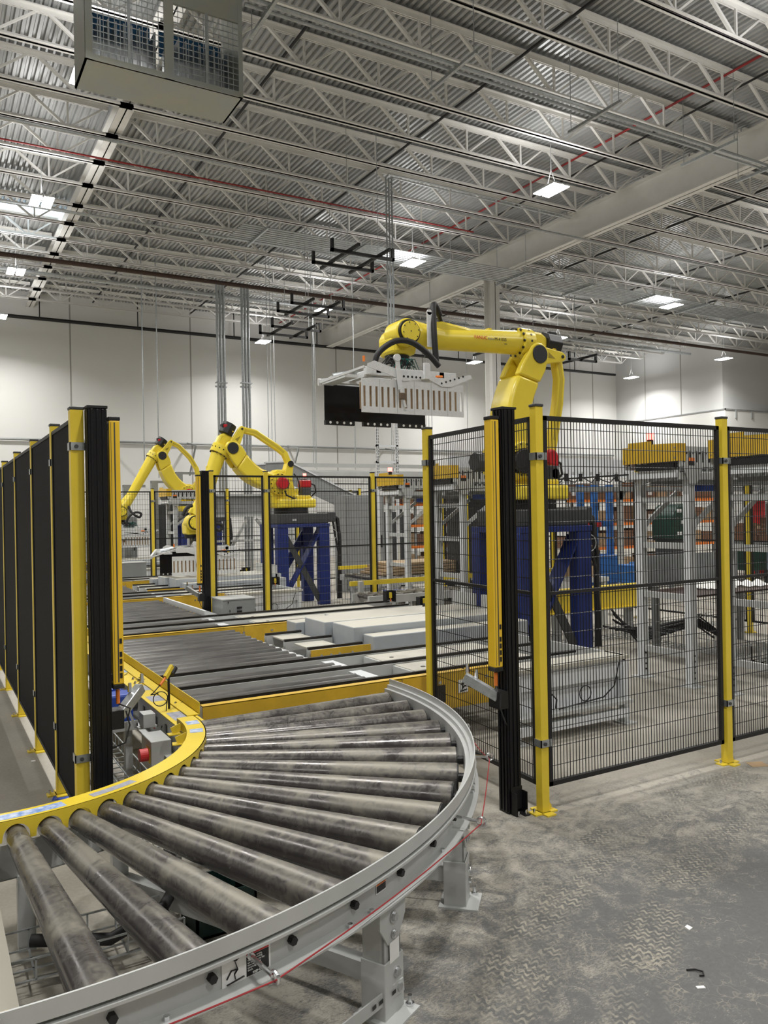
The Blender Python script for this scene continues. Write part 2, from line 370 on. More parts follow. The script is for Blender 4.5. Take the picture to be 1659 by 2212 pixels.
# skylight: daylight panel let into the deck
sk = thing('skylight', 'pale blue roof skylight above the left joists', 'skylight', (1.8, 19.3, 8.44))
b = MB(); b.box(.6, 3.0, 18.8, 18.84, 8.40, 8.455); b.box(.6, 3.0, 19.6, 19.64, 8.40, 8.455); b.box(.6, .64, 18.8, 19.64, 8.40, 8.455); b.box(2.96, 3.0, 18.8, 19.64, 8.40, 8.455); b.build('curb', JOI, sk)
MB().box(.64, 2.96, 18.84, 19.6, 8.43, 8.45).build('glazing', SKYL, sk)

# ---------------------------------------------------------------- high bay lamps
lamp_count = 0
def high_bay(x, y, label):
    t = thing('high_bay_lamp', label, 'lamp', (x, y, LAMP_Z), 'high bay lamps under the joists')
    for s in (-1, 1):
        MB().box(x + s * .10 - .075, x + s * .10 + .075, y - .26, y + .26, LAMP_Z - .01, LAMP_Z).build('lamp_panel', LAMPM, t)
        MB().box(x + s * .10 - .085, x + s * .10 + .085, y - .27, y + .27, LAMP_Z, LAMP_Z + .03).build('lamp_housing', WHT, t, bevel=.006)
    MB().box(x - .04, x + .04, y - .12, y + .12, LAMP_Z + .03, LAMP_Z + .09).build('driver_box', WHT, t)
    b = MB(); b.tube([(x, y - .1, LAMP_Z + .09), (x, y, LAMP_Z + .35), (x, y, 8.453)], .006, 5); b.tube([(x, y + .1, LAMP_Z + .09), (x, y, LAMP_Z + .35)], .006, 5)
    b.build('suspension_cable', GRY2, t)
    return t
rown = ['nearest', 'second', 'third', 'fourth', 'fifth', 'sixth', 'farthest']
coln = ['behind the left edge', 'in the left row', 'in the row over the robots', 'in the row right of the big girder', 'beside the corner room']
vis = {(1, 3), (1, 4), (1, 5), (1, 6), (2, 2), (2, 3), (2, 4), (2, 5), (2, 6), (3, 4), (3, 5), (3, 6), (4, 5), (4, 6), (3, 3), (3, 2), (4, 4)}
for i, x in enumerate(LAMP_XS):
    for j, y in enumerate(LAMP_YS):
        if i == 4 and j > 4: xx = 26.0
        else: xx = x
        ld = bpy.data.lights.new('lamp_light', 'AREA'); ld.shape = 'RECTANGLE'; ld.size = .36; ld.size_y = .52; ld.energy = LAMP_W; ld.color = (1, .985, .95); ld.spread = math.radians(150)
        lo = bpy.data.objects.new('lamp_light', ld); COL.objects.link(lo)
        if (i, j) in vis:
            t = high_bay(xx, y, 'lit white high bay lamp %s, %s lamp back' % (coln[i], ORD[j - 1]))
            lo.parent = t; lo.location = (0, 0, -.03)
        else:
            lo.location = (xx, y, LAMP_Z - .03); 
        up = bpy.data.lights.new('added_ceiling_fill', 'AREA'); up.size = .8; up.energy = LAMP_W * .17; up.color = (1, .99, .98)  # added fill aimed upward to brighten the ceiling, standing in for floor bounce
        uo = bpy.data.objects.new('added_ceiling_fill', up); COL.objects.link(uo); uo.location = (xx, y, LAMP_Z + .12); uo.rotation_euler = (PI, 0, 0)

# ---------------------------------------------------------------- duct box with grilles
dx0, dx1, dy0, dy1, dz0, dz1 = 1.50, 3.19, 8.54, 9.20, 6.30, 7.85
hv = thing('duct_box', 'galvanised air duct box with two wire grilles hanging at the upper left', 'duct', (2.35, 8.87, 6.3))
b = MB(); b.box(dx0, dx1, dy0, dy1, dz0, dz0 + .02); b.box(dx0, dx0 + .02, dy0, dy1, dz0, dz1); b.box(dx1 - .02, dx1, dy0, dy1, dz0, dz1); b.box(dx0, dx1, dy0, dy1, dz1 - .02, dz1)
b.build('casing', DIRTG, hv)
b = MB()
for a, c in ((dx0, dx0 + .07), (2.31, 2.41), (dx1 - .05, dx1)): b.box(a, c, dy0 - .012, dy0 + .02, dz0, dz1)
b.box(dx0 + .002, dx1 - .002, dy0 - .010, dy0 + .019, dz0 + .0, dz0 + .06); b.box(dx0 + .002, dx1 - .002, dy0 - .010, dy0 + .019, 7.13, dz1 - .002)
b.build('face_frame', DIRTG, hv)
for (a, c) in ((dx0 + .07, 2.31), (2.41, dx1 - .05)):
    b = MB(); z0, z1 = dz0 + .06, 7.13
    for k in range(1, 12): zz = z0 + (z1 - z0) * k / 12; b.bar((a, dy0 + .005, zz), (c, dy0 + .005, zz), .006, .008)
    for k in range(1, 13): xx = a + (c - a) * k / 13; b.bar((xx, dy0 + .012, z0), (xx, dy0 + .012, z1), .006, .006)
    b.bar(((a + c) / 2, dy0, z0), ((a + c) / 2, dy0, z1), .03, .02)
    b.build('wire_grille', GALV, hv)
    b = MB(); b.box(a, c, dy1 - .05, dy1 - .03, 6.88, 7.16); b.box(c - .10, c - .04, dy1 - .06, dy1 - .03, z0, 6.9)
    b.build('blue_coil_header', COIL, hv)
    b = MB()
    for k in range(9): xx = a + (c - a) * (k + .5) / 9; b.box(xx - .008, xx + .008, dy0 + .22, dy1 - .06, z0, 6.9)
    b.build_each('damper_blade', GALV, hv)
each('hanger_rod', [('cyl', (dx1 - .12, 9.1, dz1), (dx1 - .12, 9.1, 8.453), .012, .012, 6), ('cyl', (dx0 + .12, 9.1, dz1), (dx0 + .12, 9.1, 8.453), .012, .012, 6)], GALV, hv)

# ---------------------------------------------------------------- pipes, conduits, strut frames under the roof
def pipe(name, pts, r, m, label, cat='pipe', n=8, group=None): return tag(MB().tube(pts, r, n).build(name, m, None, 0, True), label, cat, group)
pipe('conduit_pipe', [(3.2, 8.34, 7.32), (12.6, 8.34, 7.32), (13.3, 8.34, 7.1), (15, 8.34, 7.1)], .030, GALV, 'thicker bright conduit running under the joists, upper right of the grilled duct', 'conduit')
pipe('conduit_pipe', [(3.2, 8.46, 7.32), (13.2, 8.46, 7.32)], .022, GALV, 'thinner bright conduit running alongside the thicker one under the joists', 'conduit')
for i, xx in enumerate((3.45, 6.0, 8.5, 11.0, 12.4)):
    t = thing('trapeze_hanger', 'grey strut trapeze holding the two bright conduits, the %s from the grilled duct' % ORD[i], 'hanger', (xx, 8.4, 7.28), 'strut trapezes on the bright conduits')
    b = MB(); b.box(xx - .02, xx + .02, 7.9, 8.95, 7.25, 7.29); b.build('strut', GALV, t)
    each('threaded_rod', [('cyl', (xx, 7.95, 7.29), (xx, 7.95, 8.453), .006, .006, 5), ('cyl', (xx, 8.9, 7.29), (xx, 8.9, 8.453), .006, .006, 5)], GALV, t)
pipe('sprinkler_pipe', [(4.66, 4, 8.3), (4.66, 26, 8.3)], .022, BLK, 'thin black sprinkler line running away from the viewer beside the grilled duct')
pipe('sprinkler_pipe', [(7.75, 4, 8.3), (7.75, 26, 8.3)], .022, BLK, 'thin black sprinkler line crossing above the robots in the middle bay')
pipe('sprinkler_pipe', [(10.9, 4, 8.3), (10.9, 26, 8.3)], .020, REDP, 'thin red line crossing the joists toward the right hand lamp')
pipe('sprinkler_pipe', [(11.4, 4, 8.3), (11.4, 26, 8.3)], .018, BLK, 'thin black line running beside the red line near the big girder')
for xx in (15.5, 18.9, 22.4): pipe('sprinkler_pipe', [(xx, 5, 8.28), (xx, 26, 8.28)], .025, BLK, 'black sprinkler line right of the big girder, %s it' % {15.5: 'closest to', 18.9: 'second from', 22.4: 'farthest from'}[xx])
pipe('gas_pipe', [(-7, 14.45, 7.86), (10.8, 14.45, 7.86)], .016, REDP, 'long red pipe under the joists from the left edge to the middle')
pipe('sprinkler_main', [(-8, 17.9, 7.0), (27, 17.9, 7.0)], .05, BROWNP, 'rust brown pipe running across the hall above the far robots')
t = thing('sprinkler_main', 'black pipe along the top of the far white wall', 'pipe', (10, 25.9, 7.7))
MB().tube([(-8, 25.95, 7.62), (27.2, 25.95, 7.62)], .055, 8).build('pipe_run', BLK, t)
each('hanger_rod', [('cyl', (xx, 25.9, 7.62), (xx, 25.9, 8.453), .018, .018, 6) for xx in (3.1, 6.0, 9.2, 12.3, 15.4, 18.5, 21.6, 24.7)], BLK, t)
pipe('wall_pipe', [(-8, 26.12, 3.98), (27.2, 26.12, 3.98)], .035, GRY2, 'thin grey pipe running along the middle of the far wall')
for i, (yy, zz, rr) in enumerate(((20.9, 7.55, .05), (16.3, 7.5, .03), (13.0, 7.55, .03))):
    pipe('conduit_pipe', [(-7, yy, zz), (26, yy, zz)], rr, GALV, ['wide silver conduit crossing the far ceiling', 'silver conduit crossing the ceiling in front of the brown pipe', 'silver conduit crossing the ceiling above the strut frames'][i], 'conduit')
# bundle of conduits near the column
t = thing('conduit_rack', 'wide rack of many parallel silver conduits below the ceiling before the brown pipe', 'conduit', (9, 15.6, 7.3))
b = MB()
for k in range(9): b.tube([(5.5, 14.9 + k * .11, 7.32), (24, 14.9 + k * .11, 7.32)], .018, 6)
b.build('conduits', GALV, t)
for k in range(9):
    xx = 6 + k * 2.2; MB().box(xx - .02, xx + .02, 14.75, 15.95, 7.26, 7.30).build('strut', GALV, t)
    each('threaded_rod', [('cyl', (xx, 14.8, 7.3), (xx, 14.8, 8.453), .006, .006, 5), ('cyl', (xx, 15.9, 7.3), (xx, 15.9, 8.453), .006, .006, 5)], GALV, t)
# riser conduits
for (xx, yy, zb, lb) in ((6.62, 19.9, 0.0, 'left'), (7.22, 19.7, 0.0, 'right')):
    t = thing('conduit_riser', '%s one of the two thick silver conduit bundles dropping from the ceiling' % lb, 'conduit', (xx, yy, zb))
    for k in range(3): MB().cyl((xx + k * .085, yy, zb), (xx + k * .085, yy, 7.6), .034, n=10).build('conduit', GALV, t, smooth=True)
    b = MB(); b.box(xx - .06, xx + .24, yy + .04, yy + .07, 4.9, 4.94); b.box(xx - .06, xx + .24, yy - .05, yy + .07, 5.0, 5.03); b.build('strut_clamp', GALV, t)
t = thing('conduit_drop', 'thin silver conduits dropping from the ceiling behind the gripper of the nearest robot', 'conduit', (7.5, 12.6, 2.3))
for k in range(3): MB().cyl((7.44 + k * .06, 12.6, 4.4), (7.44 + k * .06, 12.6, 7.75), .016, n=8).build('conduit', GALV, t, smooth=True)
b = MB(); b.tube([(7.44, 12.6, 7.75), (7.5, 12.6, 7.82), (8.2, 12.6, 7.82), (12, 12.6, 7.8)], .016, 6); b.tube([(7.56, 12.6, 7.75), (7.62, 12.62, 7.78), (8.2, 12.64, 7.78), (12, 12.64, 7.76)], .016, 6); b.build('bend', GALV, t)
# perforated strut ladder below it
t = thing('perforated_strut_frame', 'white perforated strut frame standing behind the gripper', 'frame', (7.3, 12.7, 2.1))
for xx in (7.20, 7.62):
    b = MB(); z = 2.1
    while z < 4.5: b.box(xx, xx + .045, 12.70, 12.703, z, z + .035); z += .055
    b.box(xx, xx + .012, 12.70, 12.703, 2.1, 4.5); b.box(xx + .033, xx + .045, 12.70, 12.703, 2.1, 4.5); b.box(xx, xx + .003, 12.703, 12.745, 2.1, 4.5); b.box(xx, xx + .045, 12.70, 12.745, 0, 2.1)
    b.build('perforated_upright', WHT, t)
b = MB()
for zz in (2.5, 2.8, 4.45): b.box(7.2, 7.66, 12.70, 12.74, zz, zz + .04)
b.build_each('crossbar', WHT, t)
# black strut frames hanging under the roof
k = 0
for (x0, y0, zz, nm) in ((6.15, 12.1, 6.05, 'nearest the gripper'), (6.75, 15.2, 5.95, 'second one, left of the gripper'), (7.0, 16.9, 5.85, 'farthest one at left')):
    t = thing('strut_frame', 'black hanging strut frame, %s' % nm, 'hanging frame', (x0, y0, zz), 'black strut frames under the roof')
    b = MB()
    for a in (.25, .85): b.box(x0 + a, x0 + a + .045, y0 - .3, y0 + 1.2, zz + .05, zz + .10)
    for c in (0, .75): b.box(x0 - .1, x0 + 1.15, y0 + c, y0 + c + .05, zz, zz + .05)
    b.build_each('strut', BLK, t)
    b = MB()
    for a in (-.1, 1.1):
        for c in (0, .75): b.box(x0 + a, x0 + a + .05, y0 + c, y0 + c + .05, zz, zz + .22)
    b.build_each('end_bracket', BLK, t)
    each('threaded_rod', [('cyl', (x0 + a, y0 + .1, zz + .1), (x0 + a, y0 + .1, 8.453), .006, .006, 5) for a in (.27, .87)], GALV, t)
t = thing('strut_frame', 'black hanging strut frame behind the elbow of the nearest robot', 'hanging frame', (12.4, 17.4, 5.9), 'black strut frames under the roof')
b = MB()
for a in (0, 1.6, 3.2): b.box(13.0 + a, 14.1 + a, 17.2, 17.26, 5.9, 5.96); b.box(13.0 + a, 13.06 + a, 17.2, 17.26, 5.9, 6.15); b.box(14.04 + a, 14.1 + a, 17.2, 17.26, 5.9, 6.15); b.box(13.5 + a, 13.55 + a, 16.6, 18.2, 5.96, 6.02)
b.build_each('strut', BLK, t)
each('threaded_rod', [('cyl', (13.5 + a, 17.5, 6), (13.5 + a, 17.5, 8.453), .008, .008, 5) for a in (.02, 1.62, 3.22)], GALV, t)
# thin hanger rods
rods = [(305, 4.97, 21), (332, 5.3, 21)]
for i, xx in enumerate((4.97, 5.34)):
    tag(MB().cyl((xx, 21, 2.6), (xx, 21, 8.453), .014, n=6).build('hanger_rod', GALV), '%s rod of the pair hanging left of the conduit bundles' % ('left', 'right')[i], 'rod', 'pair of rods on the left')
for i in range(16):
    xx = 7.7 + i * .42; yy = 19.2 + (i % 3) * .8
    tag(MB().cyl((xx, yy, 2.85), (xx, yy, 8.453), .009, n=5).build('hanger_rod', GALV), 'thin silver rod hanging from the roof behind the grippers, %s from the conduit bundles' % ORD[i], 'rod', 'thin rods over the raised conveyor')
# ---------------------------------------------------------------- curved roller conveyor in the foreground
CX, CY = .2, 4.27
RA = [math.radians(-86 + 6.2 * k) for k in range(15)]
def pol(r, a, z): return (CX + r * math.cos(a), CY + r * math.sin(a), z)
cc = thing('curved_conveyor', 'curved roller conveyor with tapered dusty rollers filling the foreground', 'conveyor', (CX, CY, 0))
A0, A1 = math.radians(-92), math.radians(3)
# inner yellow guard: top plate and a face notched around each roller
ir = MB(); ir.arc(CX, CY, [(.972, .500), (1.068, .500), (1.068, .494), (.972, .494)], A0, A1, 90)
ir.arc(CX, CY, [(.972, .494), (.978, .494), (.978, .45), (.972, .45)], A0, A1, 60)
vs = []; nn = 900; ZC = .437
for i in range(nn + 1):
    a = A0 + (A1 - A0) * i / nn; zl = .424
    for c in RA:
        d = abs(a - c) * 1.068
        if d < .047: zl = max(zl, ZC + math.sqrt(.047 ** 2 - d * d))
    vs += [pol(1.068, a, .5), pol(1.068, a, zl), pol(1.063, a, zl), pol(1.063, a, .5)]
ir.add(vs, [(i * 4 + k, i * 4 + (k + 1) % 4, i * 4 + 4 + (k + 1) % 4, i * 4 + 4 + k) for i in range(nn) for k in range(4)])
irail = ir.build('inner_guard_rail', YEL, cc)
b = MB(); b.arc(CX, CY, [(1.02, .40), (1.03, .40), (1.03, .27), (1.02, .27)], A0, A1, 60); b.arc(CX, CY, [(.97, .275), (1.03, .275), (1.03, .27), (.97, .27)], A0, A1, 60)
b.build('inner_frame_rail', GRY, cc)
# gussets under the guard near its end
b = MB()
for a in (-2, -14): aa = math.radians(a); b.bar(pol(.92, aa, .455), pol(.973, aa, .475), .005, .04); b.bar(pol(.90, aa, .44), pol(.975, aa, .44), .05, .005)
b.build_each('gusset', YEL, irail)
for i, (a, wd, m, ln) in enumerate(((-84.5, .055, LBL_B, .30), (-64, .04, LBL_G, .20), (-5, .065, LBL_B, .075), (-14.5, .065, LBL_B, .07))):
    aa = math.radians(a); da = ln / 1.0 / 2
    o = MB().arc(CX, CY, [(1.02 - wd / 2, .5008), (1.02 + wd / 2, .5008), (1.02 + wd / 2, .5003), (1.02 - wd / 2, .5003)], aa - da, aa + da, 8).build('sticker', m, irail)
    o['label'] = ['long torn blue sticker at the left end', 'worn grey sticker beside the black post', 'blue sticker nearest the straight guard', 'blue sticker on the bend'][i]
# outer rail
orr = MB()
orr.arc(CX, CY, [(2.356, .534), (2.362, .534), (2.362, .489), (2.356, .489)], A0, A1, 90)
orr.arc(CX, CY, [(2.338, .500), (2.356, .500), (2.356, .496), (2.342, .496), (2.342, .478), (2.338, .478)], A0, A1, 90)
orail = orr.build('outer_guard_lip', GRY, cc)
b = MB(); b.arc(CX, CY, [(2.318, .478), (2.366, .478), (2.366, .470), (2.324, .470), (2.324, .384), (2.376, .384), (2.376, .378), (2.318, .378)], A0, A1, 90)
chan = b.build('outer_channel', GRY, cc)
b = MB(); b.arc(CX, CY, [(2.324, .5335), (2.362, .5335), (2.362, .532), (2.324, .532)], math.radians(-45), A1, 60)
for k, a in enumerate(RA):
    MB().cyl(pol(2.324, a, .427), pol(2.342, a, .427), .0125, n=6).build('axle_bolt', BLK, chan)
for a in (-83, -68.5, -66, -54, -39, -37, -31):
    aa = math.radians(a); MB().cyl(pol(2.352, aa, .384), pol(2.352, aa, .396), .008, n=8).build('flange_bolt', CHROME, chan)
# rollers
for k, a in enumerate(RA):
    o = MB().cyl(pol(1.045, a, .437), pol(2.28, a, .413), .038, .0625, 40).build('roller', ROLL, cc, 0, True)
    MB().cyl(pol(2.28, a, .413), pol(2.32, a, .413), .02, n=10).build('axle', BLK, o); MB().cyl(pol(1.0, a, .437), pol(1.045, a, .437), .02, n=10).build('axle', BLK, o)
    MB().cyl(pol(2.272, a, .4131), pol(2.286, a, .4129), .0600, n=32).build('end_bearing', BLK, o)
# danger sticker on the outer web
def on_web(a, r, z): return pol(r, math.radians(a), z)
def decal(a0, a1, z0, z1, m, r=2.3265):
    return MB().arc(CX, CY, [(r, z0), (r, z1), (r - .0006, z1), (r - .0006, z0)], math.radians(a0), math.radians(a1), 8)
dang = decal(-79.05, -75.35, .383, .468, WSTK).build('danger_sticker', WSTK, chan); dang['label'] = 'danger sticker with falling figure pictogram'
decal(-77.25, -75.5, .440, .465, RSTK, 2.3272).build('red_heading', RSTK, dang); decal(-77.25, -75.5, .386, .439, KSTK, 2.3272).build('black_text_block', KSTK, dang)
def webtext(s, a, z, size, m, par, r=2.3282):
    aa = math.radians(a); return text(s, 'lettering', m, size, pol(r, aa, z), (-math.sin(aa), math.cos(aa), 0), (0, 0, 1), par)
webtext('DANGER', -77.0, .447, .0155, WSTK, dang)
for i, s in enumerate(('Climbing, sitting,', 'walking or riding', 'on conveyor at any', 'time will cause', 'severe injury or', 'death.')): webtext(s, -77.18, .433 - i * .0066, .0068, WSTK, dang)
webtext('KEEP OFF', -76.8, .389, .008, WSTK, dang)
# falling figure pictogram
def P2(u, v): a = math.radians(-79.0) + (u * .07) / 2.328; return pol(2.3284, a, .386 + v * .08)
b = MB()
for (p, q) in (((.5, .72), (.62, .42)), ((.25, .82), (.55, .72)), ((.55, .72), (.95, .90)), ((.62, .42), (.35, .45)), ((.35, .45), (.15, .22)), ((.62, .42), (.48, .30)), ((.48, .30), (.52, .12)), ((.15, .04), (.9, .10))):
    b.bar(P2(*p), P2(*q), .0012, .006, up=(math.cos(math.radians(-78)), math.sin(math.radians(-78)), 0))
b.cyl(P2(.72, .86), on_web(-77.9, 2.3295, .386 + .86 * .08), .004, n=8)
b.build('falling_figure', KSTK, dang)
wrn = decal(-64.55, -63.2, .408, .458, WSTK).build('warning_sticker', WSTK, chan); wrn['label'] = 'small orange and black warning sticker'
decal(-64.5, -63.25, .433, .454, OSTK, 2.3272).build('orange_heading', OSTK, wrn); decal(-64.5, -63.25, .411, .432, KSTK, 2.3272).build('black_text_block', KSTK, wrn)
webtext('WARNING', -64.42, .438, .0115, KSTK, wrn)
# eye bolts and cord
for i, a in enumerate((-77.0, -49.2, -30.5, -18)):
    aa = math.radians(a); p = pol(2.324, aa, .44); q = pol(2.428, aa, .43)
    t = MB(); t.cyl(p, q, .0065, n=8); e = t.build('eye_bolt', CHROME, chan, 0, True)
    rg = MB(); c = Vector(pol(2.443, aa, .43)); rd = Vector((math.cos(aa), math.sin(aa), 0))
    rg.tube([c + rd * .015 * math.cos(u) + Vector((0, 0, 1)) * .015 * math.sin(u) for u in [2 * PI * k / 16 for k in range(16)]], .005, 6, True)
    rg.build('eye', CHROME, e, 0, True); MB().cyl(pol(2.318, aa, .44), pol(2.335, aa, .4395), .011, n=6).build('nut', CHROME, e)
cp = [pol(2.43, math.radians(-100), .41)] + [pol(2.441, math.radians(a), .42) for a in (-77.0, -49.2, -30.5, -18)]
pts = []
for i in range(len(cp) - 1):
    for j in range(12):
        t = j / 12; p = Vector(cp[i]).lerp(Vector(cp[i + 1]), t); p.z -= .02 * math.sin(PI * t); pts.append(p)
pts.append(cp[-1])
tag(MB().tube(pts, .0022, 6).build('pull_cord', REDC, None, 0, True), 'red emergency pull cord strung through eye bolts around the curved conveyor', 'cord')
# legs
def leg(a, label_style=0):
    aa = math.radians(a); r = 2.30; rd = Vector((math.cos(aa), math.sin(aa), 0)); tg = Vector((-math.sin(aa), math.cos(aa), 0)); c = Vector((CX, CY, 0)) + rd * r
    def bx(mb, u0, u1, v0, v1, z0, z1):   # u tangential, v radial
        vs = [c + tg * u + rd * v + Vector((0, 0, z)) for u in (u0, u1) for v in (v0, v1) for z in (z0, z1)]
        mb.add(vs, [(0, 1, 3, 2), (4, 6, 7, 5), (0, 4, 5, 1), (2, 3, 7, 6), (0, 2, 6, 4), (1, 5, 7, 3)])
    b = MB(); bx(b, -.05, .05, .028, .034, 0, .33); bx(b, -.05, -.044, -.045, .034, 0, .33); bx(b, .044, .05, -.045, .034, 0, .33)
    l = b.build('leg', GRY, cc)
    b = MB(); vsx = [c + tg * u + rd * .040 + Vector((0, 0, z)) for u, z in ((-.075, .372), (.075, .372), (.075, .30), (.03, .235), (-.03, .235), (-.075, .30))]
    vsy = [v - rd * .006 for v in vsx]; b.add(vsx + vsy, [tuple(range(6)), tuple(range(6, 12))[::-1]] + [(i, 6 + i, 6 + (i + 1) % 6, (i + 1) % 6) for i in range(6)])
    b.build('bracket_plate', GRY, l)
    b = MB(); bx(b, -.055, .055, .036, .042, 0, .185); bx(b, -.056, -.05, -.05, .042, 0, .185); bx(b, .05, .056, -.05, .042, 0, .185); b.build('lower_sleeve', GRY, l, .003)
    b = MB(); bx(b, -.075, .075, -.07, .09, 0, .008); b.build('foot_plate', GRY, l)
    for z, u, rr in ((.315, 0, .013), (.262, 0, .010), (.135, .012, .012), (.085, .02, .013)):
        p = c + tg * u + rd * .042; MB().cyl(p + Vector((0, 0, z)), p + rd * .012 + Vector((0, 0, z)), rr, n=6).build('hex_bolt', CHROME, l)
        MB().cyl(p + Vector((0, 0, z)), p + rd * .003 + Vector((0, 0, z)), rr * 1.45, n=16).build('washer', CHROME, l)
    p = c + tg * .062 + rd * .06; MB().cyl(p, p + Vector((0, 0, .04)), .008, n=8).build('anchor_bolt', CHROME, l); MB().cyl(p, p + Vector((0, 0, .016)), .015, n=6).build('anchor_nut', CHROME, l)
    return l, c, tg, rd, bx
l1, c1, tg1, rd1, bx1 = leg(-62.8)
b = MB(); bx1(b, -.025, .03, .0415, .0425, .175, .24); st = b.build('barcode_label', WSTK, l1)
b = MB(); q = c1 + tg1 * .02 + rd1 * .05
pa = q + Vector((0, 0, .085)); pb = c1 - tg1 * .5 - rd1 * .06 + Vector((0, 0, .03)); pc = c1 - tg1 * 1.0 - rd1 * .35 + Vector((0, 0, .03))
b.bar(pa + tg1 * .02, pb, .005, .042); b.bar(pb, pc, .005, .042); b.build('cross_brace', GRY, cc)
for k in range(4): 
    p = pa.lerp(pb, .06 + .055 * k) + rd1 * .0035; MB().bar(p - tg1 * .010, p + tg1 * .010, .001, .012).build('slot', KSTK, cc)
leg(-43.5)
for a in (-20, -84):
    leg(a)
b = MB()
for a in (-43.5, -62.8, -20): aa = math.radians(a); b.bar(pol(1.05, aa, .12), pol(2.26, aa, .12), .05, .06)
b.build('cross_member', GRY, cc)
for a in (-43.5, -62.8, -20, -84): aa = math.radians(a); MB().box(CX + 1.02 * math.cos(aa) - .03, CX + 1.02 * math.cos(aa) + .03, CY + 1.02 * math.sin(aa) - .03, CY + 1.02 * math.sin(aa) + .03, 0, .28).build('leg', GRY, cc)

# ---------------------------------------------------------------- straight conveyor joining at the lower left
sc = thing('straight_conveyor', 'end of the straight grey conveyor joining the curve at the lower left', 'conveyor', (-.5, 3, 0))
b = MB(); b.box(-1.8, .125, 1.902, 1.907, .474, .525); b.box(-1.8, .125, 1.90, 1.95, .470, .476); b.box(-1.8, .125, 1.945, 1.951, .378, .470); b.box(-1.8, .125, 1.89, 1.951, .372, .378); b.build('outer_rail', GRY, sc)
b = MB(); b.box(-1.8, .125, 3.20, 3.205, .43, .5); b.box(-1.8, .125, 3.205, 3.36, .494, .5); b.build('inner_guard_rail', YEL, sc)
b = MB(); b.box(-1.8, .125, 3.24, 3.25, .25, .42); b.build('inner_frame_rail', GRY, sc)
b = MB(); b.box(-1.8, .190, 1.951, 3.24, .352, .358); b.box(.184, .190, 1.951, 3.24, .30, .352); b.build('bottom_pan', PANM, sc)
MB().box(.10, .165, 2.17, 2.23, .358, .359).build('yellow_tape', YEL, sc)
for k in range(5):
    xx = -.03 - .26 * k; MB().cyl((xx, 1.96, .413), (xx, 3.24, .413), .0625, n=32).build('roller', ROLL, sc, 0, True)
for xx in (-.1, -1.5):
    MB().box(xx - .05, xx + .05, 1.96, 2.02, 0, .38).build('leg', GRY, sc); MB().box(xx - .03, xx + .03, 3.25, 3.31, 0, .3).build('leg', GRY, sc)

# ---------------------------------------------------------------- main lane: rollers, chain transfers, guards (one set per robot cell)
CELL = 6.37
DXC = (0, .2, .36)
cellname = ('nearest', 'middle', 'farthest')
def chain_rail(mb_r, mb_c, x0, x1, y):
    mb_r.box(x0, x1, y - .028, y + .028, .34, .466); mb_c.box(x0, x1, y - .014, y + .014, .466, .487)
def lane_rollers(par, x0, x1, ys_, r=.045, zc=.425):
    for y in ys_: MB().cyl((x0, y, zc), (x1, y, zc), r, n=20).build('roller', BEDR, par, 0, True)
def transfer(k, y0, which, x1, rollers=True):
    dx = DXC[k]; X0, XR = 1.39 + dx, 2.62 + dx
    t = thing('chain_transfer', '%s chain transfer with black chains and yellow side plate, in the %s robot cell' % (which, cellname[k]), 'conveyor', (X0, y0, 0), 'chain transfers')
    b = MB(); b.box(X0, x1, y0 - .006, y0 + .004, .23 if which == 'front' else .25, .482); b.box(X0, x1, y0 - .006, y0 + .05, .478, .484)
    sp = b.build('side_plate', YEL2, t)
    for xx in (2.75, 3.05, 3.45):
        if xx + dx < x1: MB().cyl((xx + dx, y0 - .014, .42), (xx + dx, y0 - .006, .42), .012, n=8).build('screw', CHROME, sp)
    if k == 0 or which == 'rear':
        b = MB().box(X0 + 1.36, X0 + 1.364, y0 - .0065, y0 - .0055, .24, .478).build('plate_joint', DGRY, sp)
    for c in range(3):
        br, bc = MB(), MB(); chain_rail(br, bc, X0, x1 + .9, y0 + .13 + .455 * c); rr = br.build('chain_rail', GRY, t); bc.build('chain', CHAIN, rr)
    if rollers:
        for c in range(2):
            lane_rollers(t, X0 + .03, XR - .02 + .05 * c, (y0 + .13 + .455 * c + .12, y0 + .13 + .455 * c + .245), .050, .424)
            MB().box(XR + .0, XR + .1, y0 + .20 + .455 * c, y0 + .52 + .455 * c, .38, .46).build('roller_end_plate', WHT, t)
            # tread plates between the chains
            yy0, yy1 = y0 + .175 + .455 * c, y0 + .54 + .455 * c
            MB().box(3.02 + dx, x1 + .55, yy0, yy1, .447, .462).build('tread_plate', DECKP, t, .004)
            MB().box(3.0 + dx, 3.06 + dx, yy0, yy1, .30, .455).build('end_stop', GRY, t)
            b = MB(); b.box(XR + .1, 3.0 + dx, yy0 + .01, yy1 - .01, .30, .31); b.build('pan', GRY, t)
            MB().cyl((3.15 + dx, yy0 + .18, .462), (3.15 + dx, yy0 + .18, .464), .018, n=12).build('plate_hole', KSTK, t)
    b = MB()
    for xx in (X0 + .1, XR + .3, x1 + .7): b.box(xx, xx + .06, y0 + .05, y0 + .11, 0, .34); b.box(xx, xx + .06, y0 + .95, y0 + 1.01, 0, .34)
    b.build_each('leg', GRY, t)
    return t
def pictogram(x, y, z, par, s=.09):
    w_ = MB().box(x, x + s, y - .0075, y - .0065, z, z + s).build('pictogram_sticker', WSTK, par); w_['label'] = 'white pictogram sticker'
    b = MB()
    for (p, q) in (((.2, .1), (.85, .2)), ((.35, .75), (.5, .4)), ((.5, .4), (.35, .2)), ((.5, .4), (.75, .5)), ((.3, .6), (.7, .8))):
        b.bar((x + p[0] * s, y - .008, z + p[1] * s), (x + q[0] * s, y - .008, z + q[1] * s), .001, .010, up=(0, 0, 1))
    b.build('figure', KSTK, w_)
